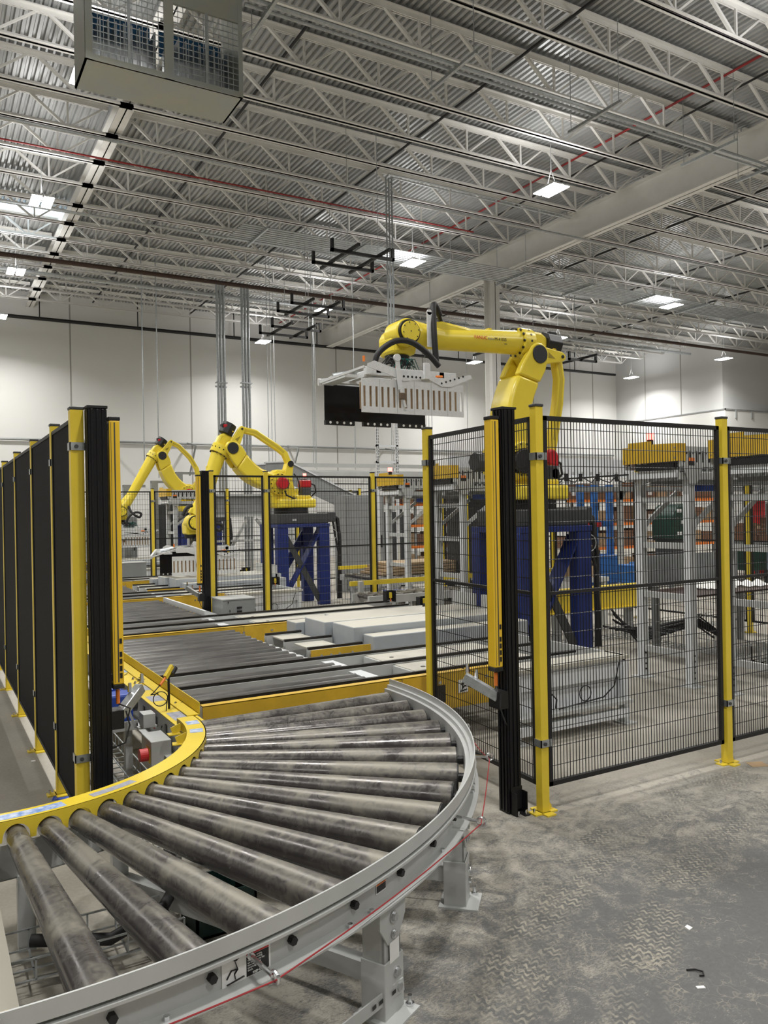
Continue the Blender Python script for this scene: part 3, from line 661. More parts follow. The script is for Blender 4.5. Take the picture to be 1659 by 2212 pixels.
for k in range(3):
    dy = CELL * k; dx = DXC[k]
    t1 = transfer(k, 4.57 + dy, 'front', 3.53 + dx + (0 if k == 0 else 0))
    if k == 0:
        pictogram(3.20, 4.564, .33, t1)
        MB().box(3.03, 3.10, 4.5625, 4.5635, .28, .40).build('warning_sticker', KSTK, t1)
    t2 = transfer(k, 7.62 + dy, 'rear', 4.15 + dx)
    pictogram(3.75 + dx, 7.614 + dy, .37, t2, .085)
    # roller bed between them
    rb = thing('roller_bed', 'flat bed of dusty rollers between the chain transfers of the %s robot cell' % cellname[k], 'conveyor', (1.4 + dx, 5.7 + dy, 0))
    n = 12; ysr = [5.77 + dy + .155 * i for i in range(n)]
    for i, y in enumerate(ysr): MB().cyl((1.40 + dx, y, .425), (2.56 + dx + .004 * i, y, .425), .052, n=24).build('roller', BEDR, rb, 0, True)
    b = MB()
    for i, y in enumerate(ysr): b.add([(2.57 + dx, y - .06, .44), (2.70 + dx, y - .04, .42), (2.70 + dx, y + .05, .42), (2.57 + dx, y + .03, .44), (2.57 + dx, y - .06, .40), (2.70 + dx, y - .04, .38), (2.70 + dx, y + .05, .38), (2.57 + dx, y + .03, .40)], [(0, 1, 2, 3), (7, 6, 5, 4), (0, 4, 5, 1), (1, 5, 6, 2), (2, 6, 7, 3), (3, 7, 4, 0)])
    b.build('right_frame_plate', WHT, rb)
    MB().box(1.38 + dx, 1.40 + dx, 5.7 + dy, 7.6 + dy, .2, .46).build('left_frame_plate', GRY, rb)
    # second roller bed past the rear transfer
    rb2 = thing('roller_bed', 'flat bed of rollers just beyond the rear chain transfer of the %s robot cell' % cellname[k], 'conveyor', (1.4 + dx, 8.8 + dy, 0))
    for i in range(13): MB().cyl((1.42 + dx, 8.88 + dy + .155 * i, .425), (2.70 + dx, 8.88 + dy + .155 * i, .425), .05, n=16).build('roller', BEDR, rb2, 0, True)
    b = MB(); b.add([(2.72 + dx, 8.8 + dy, .46), (2.9 + dx, 8.8 + dy, .46), (2.78 + dx, 10.6 + dy, .46), (2.72 + dx, 10.6 + dy, .46), (2.72 + dx, 8.8 + dy, .52), (2.75 + dx, 8.8 + dy, .52), (2.75 + dx, 10.6 + dy, .52), (2.72 + dx, 10.6 + dy, .52)], [(0, 1, 2, 3), (7, 6, 5, 4), (0, 4, 5, 1), (1, 5, 6, 2), (2, 6, 7, 3), (3, 7, 4, 0)])
    b.build('guide_rail', WHT, rb2); MB().box(1.38 + dx, 1.40 + dx, 8.8 + dy, 10.85 + dy, .2, .46).build('left_frame_plate', GRY, rb2)
    # dispensers: short chains under raised white covers
    pd = thing('pallet_station', 'white covered pallet station with raised tread plate covers in the %s robot cell' % cellname[k], 'machine', (3.2 + dx, 6.6 + dy, 0))
    b = MB(); b.box(2.74 + dx, 3.32 + dx, 5.985 + dy, 5.995 + dy, .34, .47); b.build('side_plate', YEL2, pd)
    for xx in (2.83, 2.92, 3.0, 3.12): MB().cyl((xx + dx, 5.977 + dy, .42), (xx + dx, 5.985 + dy, .42), .011, n=8).build('screw', CHROME, pd)
    for y, xs in ((6.05, 3.25), (6.55, 3.2), (7.0, 3.1)):
        br, bc = MB(), MB(); chain_rail(br, bc, 2.74 + dx, xs + dx, y + dy); rr = br.build('chain_rail', GRY, pd); bc.build('chain', CHAIN, rr)
    for y in (6.10, 6.60): MB().box(2.80 + dx, 3.08 + dx, y + dy, y + .37 + dy, .445, .46).build('tread_plate', DECKP, pd, .003)
    for (xa, xb, ya, yb, z) in ((3.30, 5.0, 5.93, 6.12, .54), (3.22, 5.0, 6.14, 6.56, .60), (3.16, 5.0, 6.60, 7.04, .60), (3.08, 4.7, 7.08, 7.30, .55), (3.6, 4.9, 7.34, 7.52, .55)):
        MB().box(xa + dx, xb + dx, ya + dy, yb + dy, .20, z).build('cover', COVER, pd, .008)
    for y in (6.14, 6.66): MB().box(4.9 + dx, 4.93 + dx, y + dy, y + .4 + dy, .5, .74).build('end_plate', GRY, pd)
    b = MB(); b.box(3.3 + dx, 3.36 + dx, 6.2 + dy, 6.26 + dy, 0, .25); b.box(4.7 + dx, 4.76 + dx, 6.2 + dy, 6.26 + dy, 0, .25); b.box(3.3 + dx, 3.36 + dx, 7.0 + dy, 7.06 + dy, 0, .25); b.box(4.6 + dx, 4.66 + dx, 7.0 + dy, 7.06 + dy, 0, .25); b.build_each('leg', GRY, pd)
    # photo eyes: small black brackets with yellow sensor
    for i, (xx, yy) in enumerate(((4.5, 5.2), (4.65, 7.1), (4.95, 7.7), (5.0, 8.55))):
        pe = thing('photo_eye', 'small black photo eye bracket in the %s robot cell, %s from the viewer' % (cellname[k], ORD[i]), 'sensor', (xx + dx, yy + dy, .5), 'photo eye brackets')
        b = MB(); b.box(xx + dx - .07, xx + dx - .055, yy + dy - .03, yy + dy + .05, .48, .62); b.box(xx + dx + .055, xx + dx + .07, yy + dy - .03, yy + dy + .05, .48, .62); b.box(xx + dx - .07, xx + dx + .07, yy + dy + .04, yy + dy + .05, .5, .62); b.build('bracket', BLK, pe)
        MB().box(xx + dx - .012, xx + dx + .012, yy + dy - .03, yy + dy, .53, .60).build('sensor_body', YEL, pe); MB().cyl((xx + dx, yy + dy - .015, .49), (xx + dx, yy + dy - .015, .53), .008, n=8).build('plug', ORG, pe)
    # side cabinet under the outfeed
    cb = thing('outfeed_cabinet', 'white painted conveyor end frame on feet at the side of the %s robot cell' % cellname[k], 'machine', (4.0 + dx, 4.6 + dy, 0))
    y0 = 4.27 + dy
    MB().box(3.44 + dx, 4.52 + dx, y0, y0 + .02, .345, .50).build('upper_panel', WHT, cb)
    MB().box(3.44 + dx, 4.52 + dx, y0 + .03, y0 + .04, .19, .345).build('lower_panel', WHT, cb)
    MB().box(3.44 + dx, 4.55 + dx, y0 - .02, y0 + .2, .475, .50).build('top_edge', DECKP, cb)
    MB().box(3.44 + dx, 4.5 + dx, y0 - .10, y0 + .04, .165, .19).build('cable_shelf', GRY, cb)
    MB().box(3.44 + dx, 4.46 + dx, y0 - .10, y0 - .05, .07, .13).build('lower_rail', WHT, cb)
    for xx in (3.44, 4.47): MB().box(xx + dx, xx + .05 + dx, y0 - .04, y0 + .02, 0, .46).build('leg', WHT, cb); MB().box(xx - .03 + dx, xx + .08 + dx, y0 - .09, y0 + .05, 0, .012).build('foot', GRY, cb)
    MB().box(4.50 + dx, 4.53 + dx, y0, 5.7 + dy, .19, .5).build('end_panel', GRY, cb)
    b = MB()
    pts = [(3.62, .20), (3.68, .26), (3.76, .31), (3.80, .27), (3.79, .21)]; b.tube([(x + dx, y0 - .05, z) for x, z in pts], .006, 6)
    b.tube([(4.1 + .055 * math.cos(u) + dx, y0 - .02, .27 + .055 * math.sin(u)) for u in [i * .4 for i in range(16)]], .004, 6, True)
    b.tube([(3.82 + dx, y0 - .05, .20), (4.05 + dx, y0 - .05, .215), (4.25 + dx, y0 - .05, .23), (4.36 + dx, y0 - .05, .30), (4.42 + dx, y0 - .04, .46)], .005, 6)
    b.build('cables', RUB, cb)

# left guard of the main lane with its top plate
lg = thing('lane_guard', 'long yellow guard angle and top plate along the left of the roller beds', 'guard', (1.3, 8, 0))
b = MB(); b.box(1.340, 1.345, 4.47, 24, .468, .532); b.box(1.27, 1.345, 4.47, 24, .464, .469); b.build('upright_guard', YEL, lg)
tp = MB().box(1.165, 1.33, 4.30, 24, .455, .461).build('top_plate', YEL, lg)
for i, (y, ln) in enumerate(((4.42, .2), (4.95, .16), (5.3, .16), (6.0, .2))): MB().box(1.19, 1.28, y, y + ln, .4612, .4618).build('sticker', LBL_G if i != 3 else LBL_B, tp)
b = MB()
for (x, y) in ((1.22, 5.55), (1.26, 5.62), (1.24, 5.7), (1.29, 4.8), (1.2, 5.9)): b.cyl((x, y, .461), (x + .01, y + .01, .472), .008, n=6); b.cyl((x + .02, y - .02, .463), (x + .05, y + .01, .468), .004, n=6)
b.build_each('loose_bolt', CHROME, tp)
b = MB(); b.box(1.165, 1.17, 4.30, 24, .30, .455); b.box(1.11, 1.17, 4.30, 24, .295, .30); side = b.build('side_frame', GRY, lg)
for y in (4.5, 4.72, 5.02): MB().box(1.160, 1.166, y, y + .04, .38, .42).build('access_slot', KSTK, side)
MB().box(1.160, 1.1655, 4.78, 4.86, .34, .43).build('warning_sticker', RSTK, side)
b = MB()
for y in (4.7, 6.4, 8.2, 10, 13, 16): b.box(1.18, 1.24, y, y + .06, 0, .3)
b.build_each('leg', GRY, lg)
# drive motor, junction boxes, sensor pole beside the lane
dm = thing('gear_motor', 'blue gear motor on a grey tray beside the yellow guard', 'motor', (.98, 4.98, 0))
b = MB(); b.box(.82, 1.08, 4.84, 5.14, .335, .35); b.box(.82, .828, 4.84, 5.14, .35, .375); b.box(1.072, 1.08, 4.84, 5.14, .35, .375); b.box(.82, 1.08, 4.84, 4.848, .35, .39); b.build('tray', GRY, dm)
gb = MB().box(.93, 1.07, 4.90, 5.04, .37, .54).build('gearbox', MBLUE, dm, .015)
b = MB(); b.box(.92, .95, 4.89, 5.05, .35, .38); b.box(1.05, 1.08, 4.89, 5.05, .35, .38); b.build('feet', MBLUE, gb)
MB().box(.965, 1.02, 4.897, 4.899, .40, .435).build('rating_plate', CHROME, gb)
MB().cyl((1.07, 4.97, .47), (1.10, 4.97, .47), .055, n=20).build('output_flange', DGRY, gb)
b = MB(); b.cyl((.99, 5.04, .48), (.99, 5.26, .48), .07, n=24)
for i in range(12): b.box(.99 - .078, .99 + .078, 5.06 + i * .014, 5.064 + i * .014, .445, .515)
b.build('motor_barrel', MBLUE, dm); MB().cyl((.99, 5.26, .48), (.99, 5.32, .48), .078, n=24).build('fan_cowl', WHT, dm)
b = MB(); b.build('stand', GRY, dm) if False else each('stand', [('box', .86, .90, 4.9, 4.96, 0, .335), ('box', 1.02, 1.06, 4.9, 4.96, 0, .335)], GRY, dm)
jb = thing('junction_box', 'grey junction box with red rotary switch beside the yellow guard', 'electrical box', (1.08, 4.48, .2))
MB().box(1.04, 1.15, 4.36, 4.58, .21, .38).build('enclosure', GRY, jb, .004); MB().box(1.036, 1.04, 4.38, 4.46, .26, .34).build('switch_plate', YEL, jb)
MB().cyl((.99, 4.42, .30), (1.036, 4.42, .30), .034, n=20).build('switch_knob', RSTK, jb)
b = MB(); b.box(1.1, 1.13, 4.45, 4.48, 0, .21); b.build('stand', GRY, jb)
sb = thing('junction_box', 'small light grey box with a lever next to the blue motor', 'electrical box', (1.1, 4.86, .33))
MB().box(1.07, 1.14, 4.66, 4.76, .38, .46).build('enclosure', GRY, sb, .003); MB().bar((1.04, 4.72, .38), (1.02, 4.80, .46), .012, .008).build('lever', CHROME, sb); MB().box(1.05, 1.165, 4.70, 4.74, .368, .38).build('bracket', GRY, sb)
sp_ = thing('sensor_pole', 'short black pole with a yellow sensor and looped cable on the yellow plate', 'sensor', (1.235, 4.72, .461))
MB().cyl((1.235, 4.72, .461), (1.235, 4.72, .67), .007, n=10).build('pole', BLK, sp_)
MB().bar((1.21, 4.70, .65), (1.265, 4.75, .705), .02, .03).build('sensor_head', YEL, sp_, .003); MB().cyl((1.175, 4.68, .615), (1.21, 4.70, .65), .008, n=10).build('plug', ORG, sp_)
MB().cyl((1.255, 4.735, .66), (1.285, 4.765, .69), .018, n=12).build('reflector_back', BLK, sp_)
b = MB(); b.tube([(1.175, 4.68, .615), (1.13, 4.66, .58), (1.12, 4.68, .565), (1.17, 4.71, .56)], .003, 6)
b.tube([(1.18 + .042 * math.cos(u), 4.70, .53 + .042 * math.sin(u)) for u in [2 * PI * i / 20 for i in range(20)]], .003, 6, True)
b.tube([(1.22, 4.70, .53), (1.20, 4.66, .44), (1.155, 4.60, .38), (1.14, 4.5, .30), (1.12, 4.42, .12), (1.0, 4.45, .06)], .003, 6); b.build('cable', RUB, sp_)
# wire cable tray on the floor at left
def tray(x0, x1, y0, y1, z, label, along='y', h=.07):
    t = MB(); 
    if along == 'y':
        for x in (x0, (2 * x0 + x1) / 3, (x0 + 2 * x1) / 3, x1): t.bar((x, y0, z), (x, y1, z), .006, .006)
        for x in (x0, x1): t.bar((x, y0, z + h), (x, y1, z + h), .006, .006)
        y = y0
        while y < y1: t.bar((x0, y, z), (x1, y, z), .006, .006); t.bar((x0, y, z), (x0, y, z + h), .006, .006); t.bar((x1, y, z), (x1, y, z + h), .006, .006); y += .1
    else:
        for y in (y0, (2 * y0 + y1) / 3, (y0 + 2 * y1) / 3, y1): t.bar((x0, y, z), (x1, y, z), .006, .006)
        for y in (y0, y1): t.bar((x0, y, z + h), (x1, y, z + h), .006, .006)
        x = x0
        while x < x1: t.bar((x, y0, z), (x, y1, z), .006, .006); t.bar((x, y0, z), (x, y0, z + h), .006, .006); t.bar((x, y1, z), (x, y1, z + h), .006, .006); x += .1
    return tag(t.build('cable_tray', GALV), label, 'cable tray')
tray(.86, 1.08, 3.6, 8.0, .08, 'wire cable tray on the floor below the blue motor')
tag(MB().tube([(.80, 4.35, .10), (.86, 4.25, .10), (.98, 4.28, .11), (1.08, 4.40, .14), (1.1, 4.5, .14)], .018, 10).build('flexible_conduit', GRY, None, 0, True), 'thick grey flexible conduit bent under the curved yellow guard', 'conduit')
tag(MB().tube([(.3, 3.05, .12), (.55, 2.95, .10), (.75, 3.0, .14), (.85, 3.15, .16), (.9, 3.5, .14)], .022, 10).build('flexible_conduit', RUB, None, 0, True), 'dark flexible conduit seen below the first rollers', 'conduit')
tray(.1, .8, 2.9, 3.12, .06, 'wire cable tray under the first rollers of the curve', 'x')
cr = thing('plastic_crate', 'dark green plastic crate on the floor under the curved rollers', 'crate', (.95, 3.05, 0))
b = MB(); b.box(.86, 1.1, 2.95, 2.96, 0, .16); b.box(.86, 1.1, 3.15, 3.16, 0, .16); b.box(.86, .87, 2.95, 3.16, 0, .16); b.box(1.09, 1.1, 2.95, 3.16, 0, .16); b.box(.86, 1.1, 2.95, 3.16, 0, .01); b.build('body', mat('dark_green_plastic', (.004, .025, .02), .5), cr)
# ---------------------------------------------------------------- safety fences
def fence_post(x, y, label, zt=2.14, s=.05, cap=True, clips=(), group='yellow fence posts', feet=True):
    t = thing('fence_post', label, 'fence post', (x, y, 0), group)
    h = s / 2; MB().box(x - h, x + h, y - h, y + h, .0, zt).build('post', YEL, t, .003)
    if cap: MB().box(x - h - .003, x + h + .003, y - h - .003, y + h + .003, zt, zt + .014).build('cap', DGRY, t, .003)
    if feet:
        b = MB(); b.box(x - .075, x + .075, y - .03, y + .03, 0, .008); b.box(x - .03, x + .03, y - .07, y + .07, 0, .008)
        b.add([(x + h, y - .004, .008), (x + h + .045, y - .004, .008), (x + h, y - .004, .07), (x + h, y + .004, .008), (x + h + .045, y + .004, .008), (x + h, y + .004, .07)], [(0, 1, 2), (5, 4, 3), (0, 3, 4, 1), (1, 4, 5, 2), (2, 5, 3, 0)])
        b.build('foot_plate', YEL, t)
        for (a, c) in ((-.06, 0), (.06, 0)): MB().cyl((x + a, y + c, .008), (x + a, y + c, .03), .007, n=6).build('anchor_bolt', CHROME, t)
    for z in clips:
        b = MB(); b.box(x - h - .006, x + h + .016, y - h - .006, y - h - .001, z, z + .038); b.box(x + h + .001, x + h + .006, y - h - .006, y + h, z, z + .038); b.box(x - h - .006, x - h - .001, y - h - .006, y + h, z, z + .038); b.build('panel_clip', GALV, t)
        MB().cyl((x - .006, y - h - .014, z + .018), (x - .006, y - h - .004, z + .018), .010, n=8).build('clip_screw', DGRY, t)
    return t
def mesh_panel(p, q, label, z0=.13, z1=2.095, mid=1.15, group='black wire mesh panels', pitch=.0225, hp=.10, wr=.0026):
    p = Vector((p[0], p[1], 0)); q = Vector((q[0], q[1], 0)); L_ = (q - p).length; d = (q - p).normalized()
    t = thing('mesh_panel', label, 'fence panel', ((p + q) / 2)[:], group)
    Z = lambda z: Vector((0, 0, z))
    b = MB(); b.bar(p + Z(z0 + .012), q + Z(z0 + .012), .022, .024); b.bar(p + Z(z1 - .012), q + Z(z1 - .012), .022, .024)
    b.bar(p + d * .012 + Z(z0), p + d * .012 + Z(z1), .024, .022, up=d.cross(Z(1))); b.bar(q - d * .012 + Z(z0), q - d * .012 + Z(z1), .024, .022, up=d.cross(Z(1)))
    if mid: b.bar(p + Z(mid), q + Z(mid), .02, .018)
    b.build('frame', BLK, t)
    b = MB(); nrm = d.cross(Z(1)).normalized()
    def wire(a, c, n_, w2):
        b.add([a + n_ * wr, a - n_ * wr * .5 + w2 * wr * .87, a - n_ * wr * .5 - w2 * wr * .87, c + n_ * wr, c - n_ * wr * .5 + w2 * wr * .87, c - n_ * wr * .5 - w2 * wr * .87], [(0, 1, 4, 3), (1, 2, 5, 4), (2, 0, 3, 5)])
    s = pitch
    while s < L_ - .01: wire(p + d * s + Z(z0), p + d * s + Z(z1), nrm, d); s += pitch
    z = z0 + hp
    while z < z1 - .02: wire(p + nrm * -.004 + Z(z), q + nrm * -.004 + Z(z), nrm, Z(1)); z += hp
    b.build('wire_mesh', BLK, t)
    return t
PY = 3.235
fence_post(2.805, 3.235, 'yellow post at the near corner of the mesh fence, next to the black column', clips=(.35, 1.86))
fence_post(4.30, PY, 'yellow post of the mesh fence at the right, at the edge of the dusty aisle', clips=(.36, 1.86))
fence_post(5.86, PY, 'yellow fence post just beyond the right picture edge')
mesh_panel((2.845, PY), (4.262, PY), 'big black mesh panel right of the near corner post')
mesh_panel((4.338, PY), (5.825, PY), 'black mesh panel at the right picture edge')
fence_post(2.885, 4.41, 'yellow fence post at the end of the short fence, beside the curved conveyor', clips=(1.90,))
mesh_panel((2.815, 3.285), (2.880, 4.37), 'black mesh panel between the near corner post and the post by the curve')
# inner posts of the cell
Y9 = 9.61
for i, x in enumerate((3.08, 3.80, 5.37, 6.95, 8.5)):
    fence_post(x, Y9, 'yellow post of the mesh fence behind the nearest cell, %s from the left' % ORD[i], clips=(1.88,), feet=False)
xs = (3.08, 3.80, 5.37, 6.95, 8.5)
for i in range(4): mesh_panel((xs[i] + .035, Y9), (xs[i + 1] - .035, Y9), 'black mesh panel behind the nearest cell, %s from the left' % ORD[i], pitch=.04, wr=.0022)
Y16 = 16.0; xs = (2.4, 3.93, 5.47, 7.05, 8.6)
for i, x in enumerate(xs):
    if i: fence_post(x, Y16, 'yellow post of the mesh fence before the farthest robot, %s from the left' % ORD[i - 1], clips=(1.88,), feet=False)
for i in range(4): mesh_panel((xs[i] + .035, Y16), (xs[i + 1] - .035, Y16), 'black mesh panel before the farthest robot, %s from the left' % ORD[i], pitch=.05, wr=.0026)
# fence on the far side of the cells
xf = 9.0
yf = (4.2, 6.4, 8.2, 10.0, 11.6, 13.2, 15.4, 17.2)
for i, y in enumerate(yf): fence_post(xf, y, 'yellow post of the rear cell fence, %s from the right' % ORD[i], feet=True, group='yellow posts of the rear cell fence')
for i in range(7): mesh_panel((xf, yf[i] + .035), (xf, yf[i + 1] - .035), 'black mesh panel of the rear cell fence, %s from the right' % ORD[i], pitch=.05, wr=.0024)
# solid black fence at left
ly = [4.16, 4.95, 5.95, 7.10, 8.25, 9.4, 10.55, 11.7]
for i, y in enumerate(ly):
    s = .062 if i == 0 else .05
    fence_post(.655 if i == 0 else .661, y, 'yellow post of the solid black fence at the left, %s from the viewer' % ORD[i], zt=2.13, s=s, clips=(1.93, .40) if i == 0 else (1.9, .38))
    if i < len(ly) - 1:
        t = thing('solid_panel', 'solid black fence panel at the left, %s from the viewer' % ORD[i], 'fence panel', (.64, (y + ly[i + 1]) / 2, .1), 'solid black fence panels')
        a, c = y + .030, ly[i + 1] - .030
        MB().box(.646, .649, a, c, .13, 2.09).build('sheet', PANELB, t)
        b = MB(); b.box(.640, .655, a, c, .12, .142); b.box(.640, .655, a, c, 2.075, 2.095); b.box(.640, .655, a, a + .02, .12, 2.09); b.box(.640, .655, c - .02, c, .12, 2.09); b.build('frame', BLK, t)

# ---------------------------------------------------------------- light curtains on black columns
def curtain(px, py, side, label, mir=1, zt=2.13, arm=True):
    t = thing('light_curtain', label, 'light curtain', (px, py, 0), 'light curtains at the cell entries')
    h = .042; b = MB(); b.box(px - h, px + h, py - h, py + h, 0, zt)
    for dx_ in (-.026, 0, .026):
        b.box(px + dx_ - .006, px + dx_ + .006, py - h - .005, py - h, .01, zt - .004)
        b.box(px - h - .005, px - h, py + dx_ - .006, py + dx_ + .006, .01, zt - .004); b.box(px + h, px + h + .005, py + dx_ - .006, py + dx_ + .006, .01, zt - .004)
    b.build('column', BLKG, t, .002)
    MB().box(px - h - .006, px + h + .006, py - h - .006, py + h + .006, zt, zt + .012).build('cap', BLK, t)
    b = MB(); b.box(px + h - .03, px + h + .005, py - h - .065, py - h, 0, .006); b.box(px + h - .004, px + h, py - h - .05, py - h, 0, .12); b.box(px - h + .01, px - h + .014, py - h - .05, py - h, 0, .12); b.box(px - h + .01, px + h, py - h - .006, py - h, .02, .14); b.build('foot_bracket', BLK, t)
    for a in (-.02, .03): MB().cyl((px + a, py - h - .05, .005), (px + a, py - h - .05, .03), .006, n=6).build('anchor_bolt', CHROME, t)
    cx_ = px + side * .082; z0, z1 = .775, 2.075
    b = MB(); b.box(cx_ - .026, cx_ + .026, py - .03, py + .03, z0, z1); c_ = b.build('curtain_body', CYEL, t, .005)
    b = MB(); b.box(cx_ - .003, cx_ + .003, py - .0315, py - .029, z0 + .01, z1 - .01); b.box(cx_ - .018, cx_ - .016, py - .031, py - .029, z0 + .01, z1 - .01); b.build('groove', DGRY, c_)
    MB().box(cx_ - .028, cx_ + .028, py - .032, py + .032, z1, z1 + .018).build('top_end_cap', BLK, t, .003); MB().box(cx_ - .028, cx_ + .028, py - .032, py + .032, z0 - .022, z0).build('bottom_end_cap', BLK, t, .003)
    b = MB()
    for i in range(4): b.box(cx_ + .006, cx_ + .018, py - .0322, py - .0305, z0 + .03 + i * .035, z0 + .055 + i * .035)
    b.bar((cx_ + .012, py - .0315, z0 + .20), (cx_ + .012, py - .0315, z0 + .225), .012, .001); b.build('printed_marks', KSTK, c_)
    b = MB(); b.box(px + side * .03, cx_, py - .02, py + .02, 2.03, 2.06); b.box(min(px, cx_), max(px, cx_), py - .02, py + .02, z0 + .02, z0 + .05); b.build('curtain_bracket', BLK, t)
    MB().cyl((cx_, py, z0 - .10), (cx_, py, z0 - .03), .010, n=10).build('orange_plug', ORG, t)
    if arm:
        a0 = Vector((px + side * .045, py - .02, .60)); a1 = a0 + Vector((side * .17, .12, .12))
        MB().box(min(px + side * .04, px + side * .10), max(px + side * .04, px + side * .10), py - .05, py + .04, .56, .65).build('arm_mount', BLK, t)
        MB().bar(a0 + Vector((side * .04, 0, .02)), a1, .045, .05).build('sensor_arm', GALV, t, .004)
        b = MB(); b.bar(a0 + Vector((side * .04, -.024, .035)), a1 + Vector((0, -.024, .015)), .003, .004); b.bar(a0 + Vector((side * .04, -.024, .0)), a1 + Vector((0, -.024, -.02)), .003, .004); b.build('arm_groove', BLK, t)
        for k in range(2): e = a1 + Vector((-side * .06 * k, -.03, .03 - .04 * k)); MB().cyl(e, e + Vector((0, 0, .045)), .012, .008, 10).build('muting_sensor', CHROME, t)
        b = MB(); b.tube([a0 + Vector((side * .06, -.05, .05)), a0 + Vector((side * .075, -.06, -.02)), a0 + Vector((side * .05, -.07, -.10)), a0 + Vector((0, -.02, -.13))], .004, 6)
        b.tube([(cx_, py, z0 - .1), a0 + Vector((side * .08, -.05, .06)), a0 + Vector((side * .07, -.03, .0))], .004, 6); b.build('cable', RUB, t)
    return t
curtain(.735, 4.085, 1, 'black column with yellow light curtain in front of the solid black fence')
curtain(2.675, 3.345, -1, 'black column with yellow light curtain by the near corner post of the mesh fence')
curtain(2.965, 9.50, -1, 'distant black column with yellow light curtain left of the middle robot')
for i, y in enumerate((10.45, 16.8)):
    pass
# grey control box by the distant column
cb = thing('control_box', 'grey control box with a slotted front on the conveyor below the middle robot', 'electrical box', (3.2, 9.25, .2))
MB().box(3.0, 3.40, 9.0, 9.40, .22, .60).build('enclosure', GRY2, cb, .006); MB().box(2.99, 3.41, 8.99, 9.41, .60, .612).build('lid', GRY, cb)
b = MB()
for i in range(3): b.box(3.06 + .02 * i, 3.067 + .02 * i, 8.985, 8.995, .56 - .1 * i, .585 - .1 * i)
for i in range(6): b.box(3.17, 3.23, 8.985, 8.995, .27 + .045 * i, .29 + .045 * i)
b.build('vents', KSTK, cb); MB().box(3.1, 3.3, 9.1, 9.3, 0, .22).build('stand', GRY, cb)
cb = thing('control_box', 'grey control box at the left below the farthest robot', 'electrical box', (3.2, 15.6, .2))
MB().box(3.0, 3.65, 15.4, 15.8, .2, .72).build('enclosure', GRY2, cb, .006); MB().box(2.99, 3.66, 15.39, 15.81, .72, .735).build('lid', GRY, cb); MB().box(3.1, 3.5, 15.5, 15.7, 0, .2).build('stand', GRY, cb)
